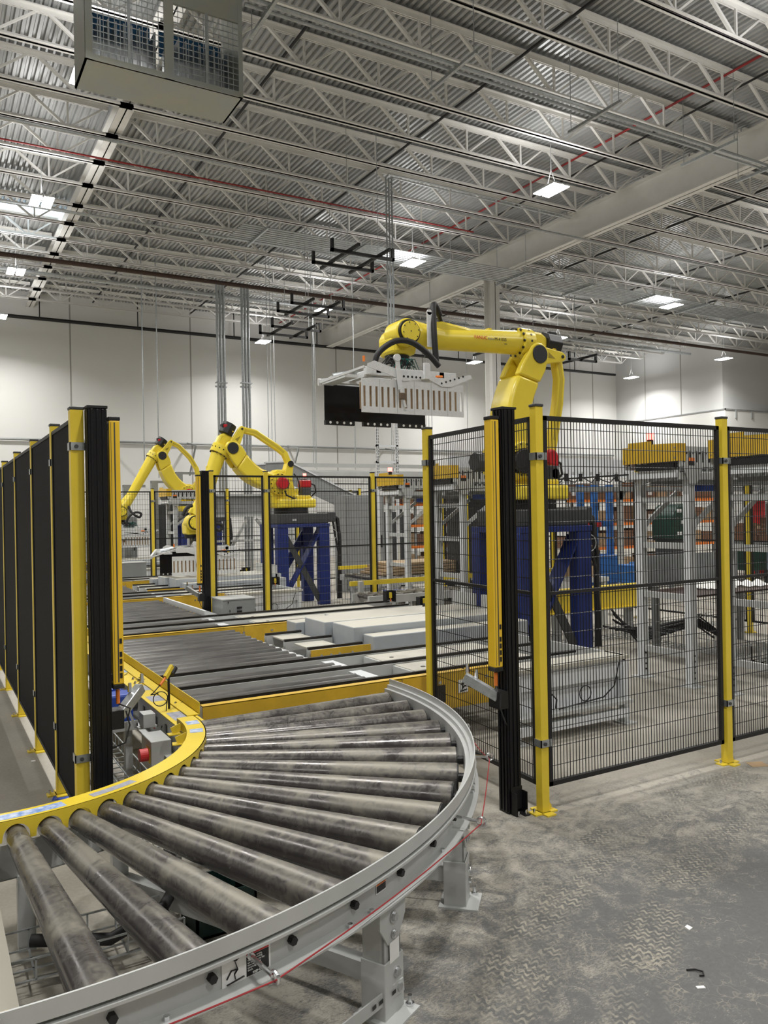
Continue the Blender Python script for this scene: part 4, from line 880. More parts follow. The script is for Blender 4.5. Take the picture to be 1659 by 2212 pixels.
# ---------------------------------------------------------------- palletising robots
def V2(a, b): return Vector((a, b))
def robot(label, yc, Sx, E, W, A, rod, lever0, cx=5.62, motor_front=False):
    S_ = V2(*Sx); E = V2(*E); W = V2(*W); A = V2(*A)
    t = thing('palletizing_robot', label, 'robot', (cx, yc, 1.62), 'yellow palletizing robots')
    # black turntable ring and yellow turret
    MB().cyl((cx, yc, 1.60), (cx, yc, 1.70), .30, n=40).build('turntable_ring', BLK, t)
    b = MB()
    for i in range(30): a = 2 * PI * i / 30; b.cyl((cx + .285 * math.cos(a), yc + .285 * math.sin(a), 1.61), (cx + .285 * math.cos(a), yc + .285 * math.sin(a), 1.69), .014, n=6)
    b.build('ring_bolts', DGRY, t)
    f = .5
    b = MB(); b.prism([(cx - .36, 1.70), (cx + .36, 1.70), (cx + .36, 1.90), (cx + .13, 1.91), (cx + .06, 1.95), (cx + .01, 2.08), (cx - .03, 2.30), (cx - .12, 2.37), (cx - .30, 2.37), (cx - .44, 2.28), (cx - .48, 2.10), (cx - .44, 1.92), (cx - .40, 1.80)], yc - .14, yc + .14)
    b.build('turret', RYEL, t, .03)
    b = MB(); b.box(cx - .34, cx + .36, yc - .30, yc + .30, 1.70, 1.86); b.build('turret_base', RYEL, t, .035)
    b = MB(); b.box(cx - .02, cx + .30, yc - .2, yc + .2, 1.86, 1.92); b.build('motor_deck', RYEL, t, .02)
    b = MB(); b.cyl((S_.x, yc - .22, S_.y), (S_.x, yc - .13, S_.y), .19, n=36); b.cyl((S_.x, yc + .13, S_.y), (S_.x, yc + .22, S_.y), .19, n=36); sh = b.build('shoulder_hub', RYEL, t, .01)
    b = MB()
    for i in range(14): a = 2 * PI * i / 14; b.cyl((S_.x + .165 * math.cos(a), yc - .228, S_.y + .165 * math.sin(a)), (S_.x + .165 * math.cos(a), yc - .21, S_.y + .165 * math.sin(a)), .011, n=6)
    b.build('hub_bolts', BLK, sh)
    # motors: vertical one with red cap on the turret deck, horizontal one on the shoulder
    mx = cx + .23
    MB().box(mx - .085, mx + .085, yc - .17, yc, 1.90, 2.06).build('motor_body', DGRY, t, .012); mc = MB().box(mx - .095, mx + .095, yc - .18, yc + .01, 2.06, 2.19).build('motor_cap', REDM, t, .02)
    MB().box(mx - .06, mx + .03, yc - .12, yc - .04, 2.18, 2.205).build('connector', BLK, mc)
    if motor_front:
        MB().cyl((cx + .06, yc - .30, 2.14), (cx + .06, yc - .18, 2.14), .085, n=10).build('motor_body', DGRY, t, .01); MB().cyl((cx + .06, yc - .37, 2.14), (cx + .06, yc - .30, 2.14), .088, n=10).build('motor_cap', REDM, t, .02)
        MB().cyl((S_.x - .26, yc - .02, S_.y - .02), (S_.x - .50, yc - .02, S_.y - .02), .10, n=8).build('motor_body', DGRY, t, .01)
        b = MB(); b.add([(S_.x - .42, yc - .125, S_.y - .05), (S_.x - .36, yc - .125, S_.y - .05), (S_.x - .39, yc - .125, S_.y + .01)], [(0, 1, 2)]); b.build('warning_triangle', YEL, t)
        MB().cyl((S_.x - .02, yc - .27, S_.y - .02), (S_.x - .02, yc - .22, S_.y - .02), .13, n=20).build('gear_cover', BLK, t, .01)
        MB().box(S_.x - .2, S_.x + .2, yc - .22, yc + .22, S_.y - .22, S_.y + .16).build('shoulder_casting', RYEL, t, .08)
        MB().cyl((S_.x - .27, yc, S_.y - .01), (S_.x - .1, yc, S_.y - .01), .19, .23, 30).build('front_casting', RYEL, t, .03)
    else:
        m_ = MB().cyl((S_.x + .02, yc - .36, S_.y), (S_.x + .02, yc - .22, S_.y), .105, n=10).build('motor_body', DGRY, t, .01)
        MB().cyl((S_.x - .04, yc - .47, S_.y), (S_.x - .04, yc - .36, S_.y), .105, n=12).build('motor_cap', REDM, t, .02)
    b = MB(); b.tube([(S_.x + .05, yc - .3, S_.y - .12), (S_.x + .08, yc - .3, S_.y - .2), (S_.x + .2, yc - .3, S_.y - .25), (S_.x + .3, yc - .22, S_.y - .26)], .015, 8)
    b.tube([(mx + .09, yc - .08, 2.14), (mx + .2, yc - .08, 2.1), (mx + .22, yc - .08, 1.98), (mx + .12, yc - .05, 1.88)], .014, 8)
    b.tube([(cx + .0, yc - .15, 2.3), (cx + .06, yc - .17, 2.22), (cx + .08, yc - .2, 2.1), (cx + .12, yc - .1, 1.97)], .012, 8); b.build('cables', RUB, t, 0, True)
    # link arm: curved between shoulder and elbow, bowed to the front
    d = (E - S_); Ln = d.length; d = d / Ln; n_ = V2(-d.y, d.x)
    if n_.x > 0: n_ = -n_
    prof = [(0.0, .17, .00), (.12, .165, .035), (.25, .155, .085), (.38, .15, .115), (.5, .148, .12), (.62, .148, .105), (.75, .15, .075), (.87, .155, .035), (1.0, .13, .0)]
    left = [S_ + d * (Ln * s) + n_ * (bw + w_) for s, w_, bw in prof]; right = [S_ + d * (Ln * s) + n_ * (bw - w_) for s, w_, bw in prof]
    endc = [E + (d * math.cos(u) + n_ * -math.sin(u)) * .13 for u in (-1.2, -.8, -.4, 0, .4, .8, 1.2)]
    poly = [(p.x, p.y) for p in left] + [(p.x, p.y) for p in endc] + [(p.x, p.y) for p in right[::-1]]
    # body up to the fork, then two cheeks
    k = 6
    body = [(p.x, p.y) for p in left[:k + 1]] + [(p.x, p.y) for p in right[:k + 1][::-1]]
    la = MB().prism(body, yc - .175, yc + .175).build('link_arm', RYEL, t, .035, True)
    ch = [(p.x, p.y) for p in left[k:]] + [(p.x, p.y) for p in endc] + [(p.x, p.y) for p in right[k:][::-1]]
    MB().prism(ch, yc - .175, yc - .085).build('fork_cheek', RYEL, la, .02, True); MB().prism(ch, yc + .085, yc + .175).build('fork_cheek', RYEL, la, .02, True)
    MB().cyl((E.x, yc - .188, E.y), (E.x, yc - .17, E.y), .098, n=32).build('pivot_cover', mat('pivot_cover_black', (.02, .022, .026), .45), la, .004)
    # elbow housing with lever to the rod
    u = (W - E).normalized(); n2 = V2(u.y, -u.x)
    if n2.dot(V2(0, 1)) < 0 and abs(u.x) > .9: n2 = -n2
    Ea = E + n2 * .13 - u * .02
    hp = [E - n2 * .12 + u * .10, E - n2 * .13 - u * .10, E + n2 * .0 - u * .19, E + n2 * .22 - u * .19, E + n2 * .27 - u * .10, E + n2 * .27 + u * .18, E + n2 * -.0 + u * .20]
    MB().prism([(p.x, p.y) for p in hp], yc - .082, yc + .082).build('elbow_housing', RYEL, t, .03)
    q = (A - E).normalized(); nq = V2(-q.y, q.x)
    lv = [E + nq * .10, A + nq * .055, A + q * .05 + nq * .025, A + q * .05 - nq * .025, A - nq * .055, E - nq * .11]
    lo = MB().prism([(p.x, p.y) for p in lv], yc - .165, yc - .105).build('lever', RYEL, t, .012)
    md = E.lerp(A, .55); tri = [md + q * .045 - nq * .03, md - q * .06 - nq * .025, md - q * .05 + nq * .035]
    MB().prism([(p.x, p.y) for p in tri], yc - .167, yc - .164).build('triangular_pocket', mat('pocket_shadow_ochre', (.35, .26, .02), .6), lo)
    MB().cyl((A.x, yc - .175, A.y), (A.x, yc - .10, A.y), .018, n=14).build('pin', BLK, lo)
    # forearm
    G0 = Ea + u * .16; G1 = W + n2 * .02 - u * .12
    P3 = lambda p, y=yc: (p.x, y, p.y)
    fa = MB().cyl(P3(Ea - u * .05), P3(Ea + u * .16), .165, .165, 30); fa.cyl(P3(Ea + u * .20), P3(Ea + u * .24), .15, .13, 30)
    fo = MB().cyl(P3(Ea + u * .20), P3(G1 - u * .32), .128, .108, 36).build('forearm', RYEL, t, 0, True)
    MB().cyl(P3(Ea + u * .05), P3(Ea + u * .20), .165, .160, 30).build('forearm_flange', RYEL, fo, .01, True)
    b = MB()
    for i in range(12): a = 2 * PI * i / 12; o = n2 * (.145 * math.cos(a)); yy = yc + .145 * math.sin(a); p = Ea + u * .20 + o; b.cyl((p.x, yy, p.y), (p.x + u.x * .014, yy, p.y + u.y * .014), .014, n=6)
    for i in range(7): a = PI + PI * (i + .5) / 7; p = Ea + u * .12 + n2 * (.166 * math.cos(a)); yy = yc + .166 * math.sin(a); b.cyl((p.x, yc + .158 * math.sin(a), (Ea + u * .12 + n2 * (.158 * math.cos(a))).y), (p.x, yy, p.y), .013, n=6)
    b.build('flange_bolts', BLK, fo)
    MB().cyl(P3(G1 - u * .33), P3(G1 + u * .0), .108, .135, 30).build('forearm_knuckle', RYEL, fo, .0, True)
    b = MB()
    for s in (.62, .78): p = Ea.lerp(G1, 1 - s) + n2 * .105; b.box(p.x - .02, p.x + .02, yc - .03, yc + .03, p.y - .02, p.y + .03)
    b.build('cable_bosses', RYEL, fo)
    # J3/J4 motor at the back of the forearm
    bk = Ea - u * .22 + n2 * .03
    MB().cyl(P3(Ea - u * .16 + n2 * .05), P3(Ea - u * .36 + n2 * .05), .125, n=8).build('motor_body', BLK, t, .01)
    b = MB(); p = Ea - u * .26 + n2 * .12; b.box(p.x - .05, p.x + .05, yc - .07, yc + .05, p.y - .01, p.y + .06); b.build('motor_connector', BLK, t, .01)
    if not motor_front:
        p = Ea - u * .28 + n2 * .10; MB().box(p.x - .06, p.x + .05, yc - .10, yc + .02, p.y - .02, p.y + .035).build('motor_cap', REDM, t, .01)
    b = MB(); p = Ea - u * .25 - n2 * .01; b.add([(p.x - .03, yc - .098, p.y - .02), (p.x + .03, yc - .098, p.y - .02), (p.x, yc - .098, p.y + .04)], [(0, 1, 2)]); b.build('warning_triangle', YEL, t)
    # wrist
    wr_ = MB().cyl((W.x, yc - .125, W.y), (W.x, yc + .125, W.y), .135, n=36).build('wrist_housing', RYEL, t, .012, True)
    MB().cyl((W.x, yc - .150, W.y), (W.x, yc - .125, W.y), .118, n=36).build('black_seal', BLK, wr_)
    wc = MB().cyl((W.x, yc - .172, W.y), (W.x, yc - .150, W.y), .100, n=36).build('wrist_cover', RYEL, wr_, .004, True)
    b = MB(); b.cyl((W.x, yc - .176, W.y), (W.x, yc - .17, W.y), .006, n=8)
    for i in range(8): a = 2 * PI * i / 8 + .2; b.cyl((W.x + .086 * math.cos(a), yc - .176, W.y + .086 * math.sin(a)), (W.x + .086 * math.cos(a), yc - .17, W.y + .086 * math.sin(a)), .006, n=6)
    b.build('cover_screws', BLK, wc)
    wx = W.x + .0; yb = yc + .10
    b = MB(); b.prism([(wx - .12, W.y - .20), (wx + .14, W.y - .20), (wx + .16, W.y - .05), (wx + .10, W.y + .05), (wx - .08, W.y + .06), (wx - .13, W.y - .02)], yb - .14, yb + .16); b.build('wrist_body', RYEL, t, .035)
    MB().cyl((wx, yb, W.y - .26), (wx, yb, W.y - .20), .11, .125, 30).build('flange_ring', BLK, t)
    MB().cyl((wx, yb, W.y - .38), (wx, yb, W.y - .26), .075, n=24).build('tool_flange', CHROME, t)
    # rod and lower lever
    RP = [A] + [V2(*p) for p in rod]
    b = MB(); 
    tw = .055
    def strip(pts, w_):
        L1, R1 = [], []
        for i, p in enumerate(pts):
            a = pts[max(0, i - 1)]; c = pts[min(len(pts) - 1, i + 1)]; dd = (c - a).normalized(); nn_ = V2(-dd.y, dd.x); L1.append(p + nn_ * w_); R1.append(p - nn_ * w_)
        return [(p.x, p.y) for p in L1] + [(p.x, p.y) for p in R1[::-1]]
    ro = MB().prism(strip(RP, tw), yc - .10, yc - .01).build('parallel_rod', RYEL, t, .015, True)
    inner = [RP[0].lerp(RP[1], .25)] + RP[1:-1]
    if len(inner) > 1: MB().prism(strip([inner[0], inner[0].lerp(inner[1], .9)] if len(inner) == 2 else inner[:-1] + [inner[-2].lerp(inner[-1], .8)], .022), yc - .1015, yc - .0995).build('rod_recess', mat('rod_recess_yellow', (.62, .47, .04), .4), ro)
    B_ = RP[-1]; L0 = V2(*lever0); q = (B_ - L0).normalized(); nq = V2(-q.y, q.x)
    lv = [L0 + nq * .09, B_ + nq * .06, B_ + q * .06, B_ - nq * .06, L0 - nq * .09]
    MB().prism([(p.x, p.y) for p in lv], yc - .16, yc + .02).build('lower_lever', RYEL, t, .015)
    MB().cyl((B_.x, yc - .17, B_.y), (B_.x, yc - .155, B_.y), .055, n=20).build('lever_pivot_cover', BLK, t)
    return t, W, wx, W.y - .38, u, n2, Ea
def hose(name, pts, r, par, m=RUB):
    # smooth polyline
    P = [Vector(p) for p in pts]; out = []
    for i in range(len(P) - 1):
        p0 = P[max(0, i - 1)]; p1 = P[i]; p2 = P[i + 1]; p3 = P[min(len(P) - 1, i + 2)]
        for j in range(6):
            t = j / 6; out.append(.5 * ((2 * p1) + (-p0 + p2) * t + (2 * p0 - 5 * p1 + 4 * p2 - p3) * t * t + (-p0 + 3 * p1 - 3 * p2 + p3) * t ** 3))
    out.append(P[-1]); return MB().tube(out, r, 10).build(name, m, par, 0, True)
def gripper(label, gx, yc, z, slots=True, sx=0):
    """z = underside of tool flange"""
    t = thing('bag_gripper', label, 'gripper', (gx, yc, z), 'robot grippers')
    b = MB(); b.box(gx - .13, gx + .16, yc - .10, yc + .10, z - .02, z); b.box(gx - .45, gx + .55, yc - .30, yc - .24, z - .10, z - .02); b.box(gx - .45, gx + .55, yc + .24, yc + .30, z - .10, z - .02); b.box(gx - .35, gx - .29, yc - .3, yc + .3, z - .08, z - .02); b.box(gx + .35, gx + .41, yc - .3, yc + .3, z - .08, z - .02)
    b.build('top_frame', SIL, t, .004)
    ys_ = yc - .40
    # long side plates with round lightening holes
    for s, yy in ((-1, ys_ - .012), (1, yc + .38)):
        pl = MB().prism([(gx - .50, z - .02), (gx - .43, z + .01), (gx - .15, z - .06), (gx + .10, z - .08), (gx + .12, z - .12), (gx - .12, z - .155), (gx - .30, z - .10), (gx - .50, z - .05)], yy, yy + .008).build('side_plate', SIL, t)
        p2 = MB().prism([(gx + .15, z - .08), (gx + .35, z - .12), (gx + .64, z - .045), (gx + .66, z - .08), (gx + .40, z - .18), (gx + .30, z - .18), (gx + .15, z - .12)], yy, yy + .008).build('side_plate', SIL, t)
        b = MB()
        for i in range(5): b.cyl((gx - .12 + .045 * i, yy - .002, z - .112), (gx - .12 + .045 * i, yy + .0, z - .112), .011, n=10)
        b.build('holes', KSTK, pl)
        b = MB()
        for i in range(6): b.cyl((gx + .30 + .05 * i, yy - .002, z - .150 + .016 * i), (gx + .30 + .05 * i, yy + .0, z - .150 + .016 * i), .010, n=10)
        b.build('holes', KSTK, p2)
    # slotted near plate
    x0, x1, zt, zb = gx - .56, gx + .56, z - .15, z - .46
    b = MB(); n = 18; wv = (x1 - x0) / n
    b.box(x0, x1, ys_, ys_ + .008, zt - .07, zt); b.box(x0, x1, ys_, ys_ + .008, zb, zb + .055)
    for i in range(n + 1):
        xa = x0 + wv * i - wv * .30; xb = xa + wv * .60; b.box(max(x0, xa), min(x1, xb), ys_, ys_ + .008, zb + .055, zt - .07)
    b.build('slotted_plate', SIL, t)
    b = MB()
    for i in range(1, 6): xx = x0 + (x1 - x0) * i / 6; b.box(xx - .001, xx + .001, ys_ - .001, ys_, zb, zt)
    b.build('plate_joints', GRY2, t)
    MB().box(x0 + .02, x1 - .02, ys_ + .07, ys_ + .075, zb + .04, zt - .03).build('tan_backing', CARD, t)
    MB().box(x0 + .0, x1 + .05, yc + .36, yc + .37, zb + .01, z - .10).build('black_rear_plate', BLKG, t)
    for i in range(3): 
        xx = x0 + .42 * i; b = MB(); b.box(xx, xx + .32, yc + .34, yc + .38, zb - .035, zb + .01); o = b.build('black_tine_holder', BLK, t)
        b = MB()
        for k in range(4): b.cyl((xx + .05 + .075 * k, yc + .338, zb - .012), (xx + .05 + .075 * k, yc + .34, zb - .012), .013, n=10)
        b.build('round_holes', WSTK, o)
    # fork frame at the left
    b = MB(); b.bar((gx - .80, yc - .05, z - .16), (gx - .50, yc - .36, z - .04), .03, .02); b.bar((gx - .80, yc - .05, z - .16), (gx - .62, yc + .35, z - .08), .03, .06); b.bar((gx - .62, yc + .35, z - .08), (gx - .4, yc + .3, z - .05), .03, .05); b.box(gx - .62, gx - .5, yc - .2, yc + .3, z - .12, z - .09)
    b.build('end_fork', SIL, t)
    # clamp cylinders, hoses and sensors
    b = MB(); b.cyl((gx - .4, yc + .1, z - .03), (gx - .05, yc + .1, z - .01), .028, n=12); b.cyl((gx + .1, yc - .15, z - .03), (gx + .45, yc - .15, z - .03), .028, n=12); b.cyl((gx - .62, yc + .05, z - .07), (gx - .42, yc + .0, z - .03), .025, n=10)
    b.build_each('air_cylinder', GALV, t)
    b = MB(); b.bar((gx - .20, ys_ - .03, z + .06), (gx - .17, ys_ - .03, z - .24), .045, .01, up=(0, 1, 0)); b.bar((gx - .17, ys_ - .03, z - .24), (gx - .12, ys_ - .03, z - .40), .025, .012, up=(0, 1, 0)); b.cyl((gx - .20, ys_ - .04, z + .05), (gx - .20, ys_ - .02, z + .05), .035, n=16); b.box(gx + .10, gx + .16, ys_ - .03, ys_, z - .12, z + .03); b.build_each('pivot_bracket', SIL, t)
    MB().box(gx - .18, gx - .12, ys_ - .05, ys_ - .02, z - .33, z - .27).build('valve', mat('brown_valve_block', (.12, .08, .05), .5), t, .005)
    b = MB(); b.cyl((gx - .52, ys_ + .02, z), (gx - .52, ys_ + .02, z + .05), .012, n=8); b.cyl((gx - .02, yc - .12, z + .02), (gx - .02, yc - .12, z + .07), .012, n=8); b.cyl((gx + .33, ys_ + .02, z - .08), (gx + .26, ys_ + .02, z - .085), .012, n=8); b.build_each('orange_connector', ORG, t)
    random.seed(3); b = MB()
    for i in range(22):
        a = Vector((gx + random.uniform(-.15, .2), yc + random.uniform(-.14, .1), z + random.uniform(-.0, .08))); c = Vector((gx + random.uniform(-.15, .22), yc + random.uniform(-.16, .1), z + random.uniform(0, .1))); m_ = (a + c) / 2 + Vector((0, random.uniform(-.06, .02), .07)); b.tube([a, a.lerp(m_, .6), m_, c.lerp(m_, .6), c], .006, 5)
    b.build('hose_cluster', RUB, t)
    b = MB()
    for i in range(5): a = gx - .06 + .03 * i; b.tube([(a, yc - .12, z), (a + .04, yc - .14, z + .10), (a + .12, yc - .13, z + .12), (a + .2, yc - .1, z)], .004, 5)
    b.build('green_hoses', mat('green_air_hose', (.0, .13, .11), .4), t)
    return t
def pedestal(label, x, y, k):
    t = thing('robot_pedestal', label, 'pedestal', (x, y, 0), 'blue robot pedestals')
    h = .49; zt = 1.42
    b = MB()
    MB().box(x - h, x + h, y - .42, y + .42, zt - .06, zt).build('top_plate', BLUE, t, .004)
    for (a, c) in ((-1, -1), (1, -1), (-1, 1), (1, 1)):
        xx = x + a * (h - .1); yy = y + c * .34
        MB().box(xx - .10, xx + .10, yy - .07, yy + .07, 0, zt - .06).build('leg', BLUE, t, .01)
    b = MB(); b.bar((x - h + .1, y - .36, zt - .1), (x + .30, y - .36, .08), .10, .02, up=(0, 1, 0)); b.build('grey_diagonal_brace', DGRY, t)
    b = MB(); b.bar((x + h - .15, y - .30, zt - .1), (x - h + .12, y - .30, .10), .02, .20, up=(0, 1, 0)); b.bar((x + h - .1, y + .34, zt - .1), (x - h + .1, y + .34, .1), .14, .04, up=(0, 1, 0)); b.bar((x - h + .1, y - .3, .5), (x - h + .1, y + .3, .1), .04, .12); b.build_each('cross_brace', BLUE, t)
    rs = MB().box(x - .46, x + .50, y - .36, y + .36, zt, 1.60).build('grey_riser', DGRY, t, .015); rs['label'] = 'dark grey riser plate'
    b = MB(); b.box(x + .5, x + .72, y - .2, y + .15, zt + .02, 1.62); b.build('connector_box', DGRY, t, .015)
    b = MB()
    for i in range(3):
        for j in range(2): b.box(x - .19 + .025 * i, x - .172 + .025 * i, y - .362, y - .360, 1.475 + .02 * j, 1.49 + .02 * j)
    b.build('white_square_mark', WSTK, rs)
    b = MB(); b.tube([(x + .72, y - .05, 1.56), (x + .80, y - .1, 1.5), (x + .82, y - .14, 1.1), (x + .80, y - .16, .6), (x + .78, y - .2, .06)], .035, 8)
    b.tube([(x + .70, y - .1, 1.5), (x + .74, y - .12, 1.2), (x + .76, y - .2, .9), (x + .74, y - .2, .06)], .02, 8)
    b.build('cable_bundle', RUB, t, 0, True)
    b = MB(); b.tube([(x + .62 + .09 * math.cos(u), y - .25, 1.22 + .09 * math.sin(u)) for u in [2 * PI * i / 20 for i in range(20)]], .006, 6, True); b.tube([(x + .55, y - .2, 1.42), (x + .52, y - .25, 1.25), (x + .56, y - .25, 1.15)], .006, 6); b.build('coiled_hose', GRY, t)
    return t
RB = [
    dict(label='big yellow robot arm reaching left over the mesh fence, nearest of the three', yc=6.67, Sx=(5.42, 2.12), E=(5.70, 3.25), W=(4.09, 3.34), A=(6.03, 3.25), rod=[(6.07, 3.02), (6.04, 2.75), (5.93, 2.25), (5.90, 1.98)], lever0=(5.62, 1.95), motor_front=True),
    dict(label='middle yellow robot arm bent down to the left behind the mesh fence', yc=13.02, Sx=(5.33, 2.12), E=(4.51, 2.72), W=(3.86, 1.48), A=(4.68, 3.05), rod=[(4.95, 3.0), (5.36, 2.75), (5.49, 2.65), (5.56, 2.47)], lever0=(5.50, 2.20)),
    dict(label='farthest yellow robot arm with a long white gripper, at the left', yc=19.4, Sx=(5.58, 2.14), E=(4.98, 3.05), W=(4.02, 1.72), A=(5.20, 3.39), rod=[(5.40, 3.30), (5.68, 3.02), (5.84, 2.75), (5.90, 2.45)], lever0=(5.75, 2.25), cx=5.80),
]
gl_ = ('slotted aluminium gripper with black rear plate hanging from the nearest robot arm', 'aluminium gripper of the middle robot, low behind the distant black column', 'white gripper of the farthest robot, at the far left')
pl_ = ('dark blue steel pedestal under the nearest robot', 'dark blue steel pedestal with grey brace under the middle robot', 'dark blue steel pedestal under the farthest robot')
for i, kw in enumerate(RB):
    t, W, wx, zf, u, n2, Ea = robot(**kw)
    yc = kw['yc']; gripper(gl_[i], wx + (-.12, .09, .12)[i], yc, zf + .0)
    pedestal(pl_[i], kw.get('cx', 5.62) + .06, yc, i)
    if i == 0:
        hose('dress_hose', [(W.x + .42, yc - .05, W.y + .22), (W.x + .30, yc - .12, W.y + .30), (W.x + .26, yc - .18, W.y + .0), (W.x + .28, yc - .18, W.y - .30)], .030, t)
        hose('wrist_hose', [(W.x - .43, yc - .20, W.y - .40), (W.x - .40, yc - .22, W.y - .26), (W.x - .24, yc - .25, W.y - .14), (W.x - .06, yc - .26, W.y - .13), (W.x + .12, yc - .26, W.y - .22), (W.x + .25, yc - .27, W.y - .34)], .028, t)
        b = MB(); p = W + u * -.22; b.box(p.x - .028, p.x + .028, yc - .165, yc - .155, p.y - .12, p.y + .22); b.cyl((p.x, yc - .165, p.y + .22), (p.x, yc - .155, p.y + .22), .028, n=16); b.build('hose_bracket', SIL, t)
        hose('cable_bundle', [(W.x + .28, yc - .1, W.y + .24), (W.x + .38, yc - .06, W.y + .27), (W.x + .48, yc, W.y + .16), (W.x + .62, yc + .0, W.y + .13), (W.x + .80, yc + .03, W.y + .11)], .022, t)
        MB().prism([(W.x + .25, W.y - .02), (W.x + .95, W.y + .02), (W.x + .78, W.y + .13), (W.x + .45, W.y + .165), (W.x + .30, W.y + .14)], yc - .075, yc + .075).build('forearm_rib', RYEL, t, .03, True)
        px, pz = Ea.x - .60, Ea.y - .035
        zz = Ea.lerp(W, .37).y
        text('FANUC', 'lettering', RSTK, .050, (4.88, yc - .1225, zz - .012), (1, 0, .02), (0, 0, 1), t)
        text('Robot', 'lettering', GRY2, .032, (5.055, yc - .1225, zz - .008), (1, 0, .02), (0, 0, 1), t)
        text('M-410iB', 'lettering', KSTK, .046, (5.14, yc - .1225, zz - .008), (1, 0, .02), (0, 0, 1), t)
        text('140H', 'lettering', KSTK, .018, (5.26, yc - .1225, zz - .040), (1, 0, .02), (0, 0, 1), t)
    else:
        s = Vector((W.x, yc, W.y))
        hose('dress_hose', [s + Vector((-.05, -.1, .28)), s + Vector((-.14, -.15, .25)), s + Vector((-.22, -.15, .12))], .03, t)
        hose('wrist_hose', [s + Vector((.16, -.1, .12)), s + Vector((.22, -.2, -.04)), s + Vector((.38, -.2, -.14)), s + Vector((.42, -.2, -.05)), s + Vector((.28, -.2, -.03)), s + Vector((.12, -.2, -.16)), s + Vector((.1, -.15, -.35))], .028, t)
        if i == 1:
            bt = thing('beacon_light', 'glowing red beacon behind the middle robot', 'beacon', (6.02, 13.1, 2.2))
            MB().cyl((6.02, 13.3, 1.6), (6.02, 13.3, 2.27), .012, n=8).build('stem', GRY2, bt); MB().cyl((6.02, 13.3, 2.27), (6.02, 13.3, 2.33), .03, n=16).build('lens', BEAC, bt)

# ---------------------------------------------------------------- raised infeed conveyors
def infeed(x, y, label, beacon=False, right=1.1, guard=True, wid=.55):
    """x = end face of the conveyor toward the pallets, y = near side"""
    t = thing('raised_infeed', label, 'conveyor', (x, y, 0), 'raised infeed conveyors')
    y1 = y + wid; lx = x + .17
    for yy in (y, y1):
        lg_ = MB().box(lx - .03, lx + .03, yy - .03, yy + .03, 0, 1.88).build('leg', GRY, t)
        b = MB(); b.box(lx - .036, lx - .03, yy - .036, yy + .036, 0, 1.88); b.box(lx + .03, lx + .036, yy - .036, yy + .036, 0, 1.88); b.build('leg_flanges', WHT, lg_)
        b = MB()
        for i in range(5): b.cyl((lx, yy - .037, .08 + i * .05), (lx, yy - .030, .08 + i * .05), .009, n=6)
        b.build('leg_holes', KSTK, lg_); MB().box(lx - .08, lx + .08, yy - .08, yy + .08, 0, .01).build('foot', GRY, lg_)
    each('rung', [('box', lx - .02, lx + .02, y + .04, y1 - .04, z, z + .055) for z in (.25, .76, 1.22, 1.64)], GRY, t)
    each('diagonal_brace', [('bar', (lx + .04, yy, 1.42), (lx + .5, yy, 1.74), .02, .045) for yy in (y, y1)], GRY, t)
    each('side_rail', [('box', x + .02, x + right, yy - .01, yy + .01, 1.84, 1.90) for yy in (y - .02, y1 + .02)], GRY, t)
    b = MB(); b.box(x + .25, x + right, y + .05, y1 - .05, 1.80, 1.84); b.build('cable_channel', GRY2, t)
    for yy in (y - .04, y1 + .03):
        sf = MB().box(x + .01, x + right, yy, yy + .01, 1.95, 2.13).build('slotted_side_plate', GRY, t)
        b = MB(); xx = x + .05
        while xx < x + right - .05: b.box(xx, xx + .022, yy - .002, yy, 1.99, 2.09); b.cyl((xx + .05, yy - .006, 2.07), (xx + .05, yy, 2.07), .008, n=6); xx += .085
        b.build('slots', KSTK, sf)
    for i in range(int((right - .1) / .10)): MB().cyl((x + .06 + .10 * i, y - .02, 2.04), (x + .06 + .10 * i, y1 + .02, 2.04), .03, n=10).build('roller', ROLL, t)
    if guard:
        L_ = wid + .08; Yf, Yn = y1 + .04, y - .04
        poly = [(Yn, 2.0), (Yf, 2.0), (Yf, 2.155), (Yf - L_ * .11, 2.155), (Yf - L_ * .11, 2.195), (Yf - L_ * .54, 2.195), (Yf - L_ * .54, 2.165), (Yn, 2.155)]
        b = MB(); b.prism(poly, x - .014, x - .008, 'x'); b.box(x - .01, x + .09, Yn - .004, Yn, 2.0, 2.155); b.box(x - .01, x + .09, Yf, Yf + .004, 2.0, 2.155)
        gd = b.build('yellow_guard', YEL2, t)
        each('screw', [('cyl', (x - .02, yy, z), (x - .014, yy, z), .008, .008, 8) for yy, z in ((Yf - .03, 2.03), (Yn + .03, 2.03), (Yn + .03, 2.12))], CHROME, gd)
    MB().box(x - .0, x + .05, y + .02, y1 - .1, 1.93, 1.99).build('underside_drive', BLK, t)
    MB().box(x + .02, x + .06, y, y1, 1.86, 1.925).build('end_cross_bar', WHT, t)
    MB().box(x + .5, x + .66, y + .1, y + .25, 1.74, 1.83).build('blue_drive_cover', MBLUE, t)
    w_ = MB().box(x + .12, x + .20, y - .043, y - .041, 1.95, 2.03).build('warning_sticker', KSTK, t); MB().box(x + .12, x + .20, y - .0445, y - .043, 2.0, 2.03).build('orange_heading', OSTK, w_)
    b = MB(); b.prism([(x + .12, 1.80), (x + .22, 1.80), (x + .30, 1.96), (x + .04, 1.96)], y - .05, y - .044); b.build('gusset', GRY, t)
    if beacon:
        s = thing('beacon_light', 'glowing red beacon on the %s' % beacon, 'beacon', (x + .1, y + .3, 2.1))
        MB().cyl((x + .1, y + .36, 2.06), (x + .1, y + .36, 2.22), .028, n=14).build('stem', KSTK, s); MB().cyl((x + .1, y + .36, 2.22), (x + .1, y + .36, 2.28), .034, n=16).build('lens', BEAC, s)
    return t
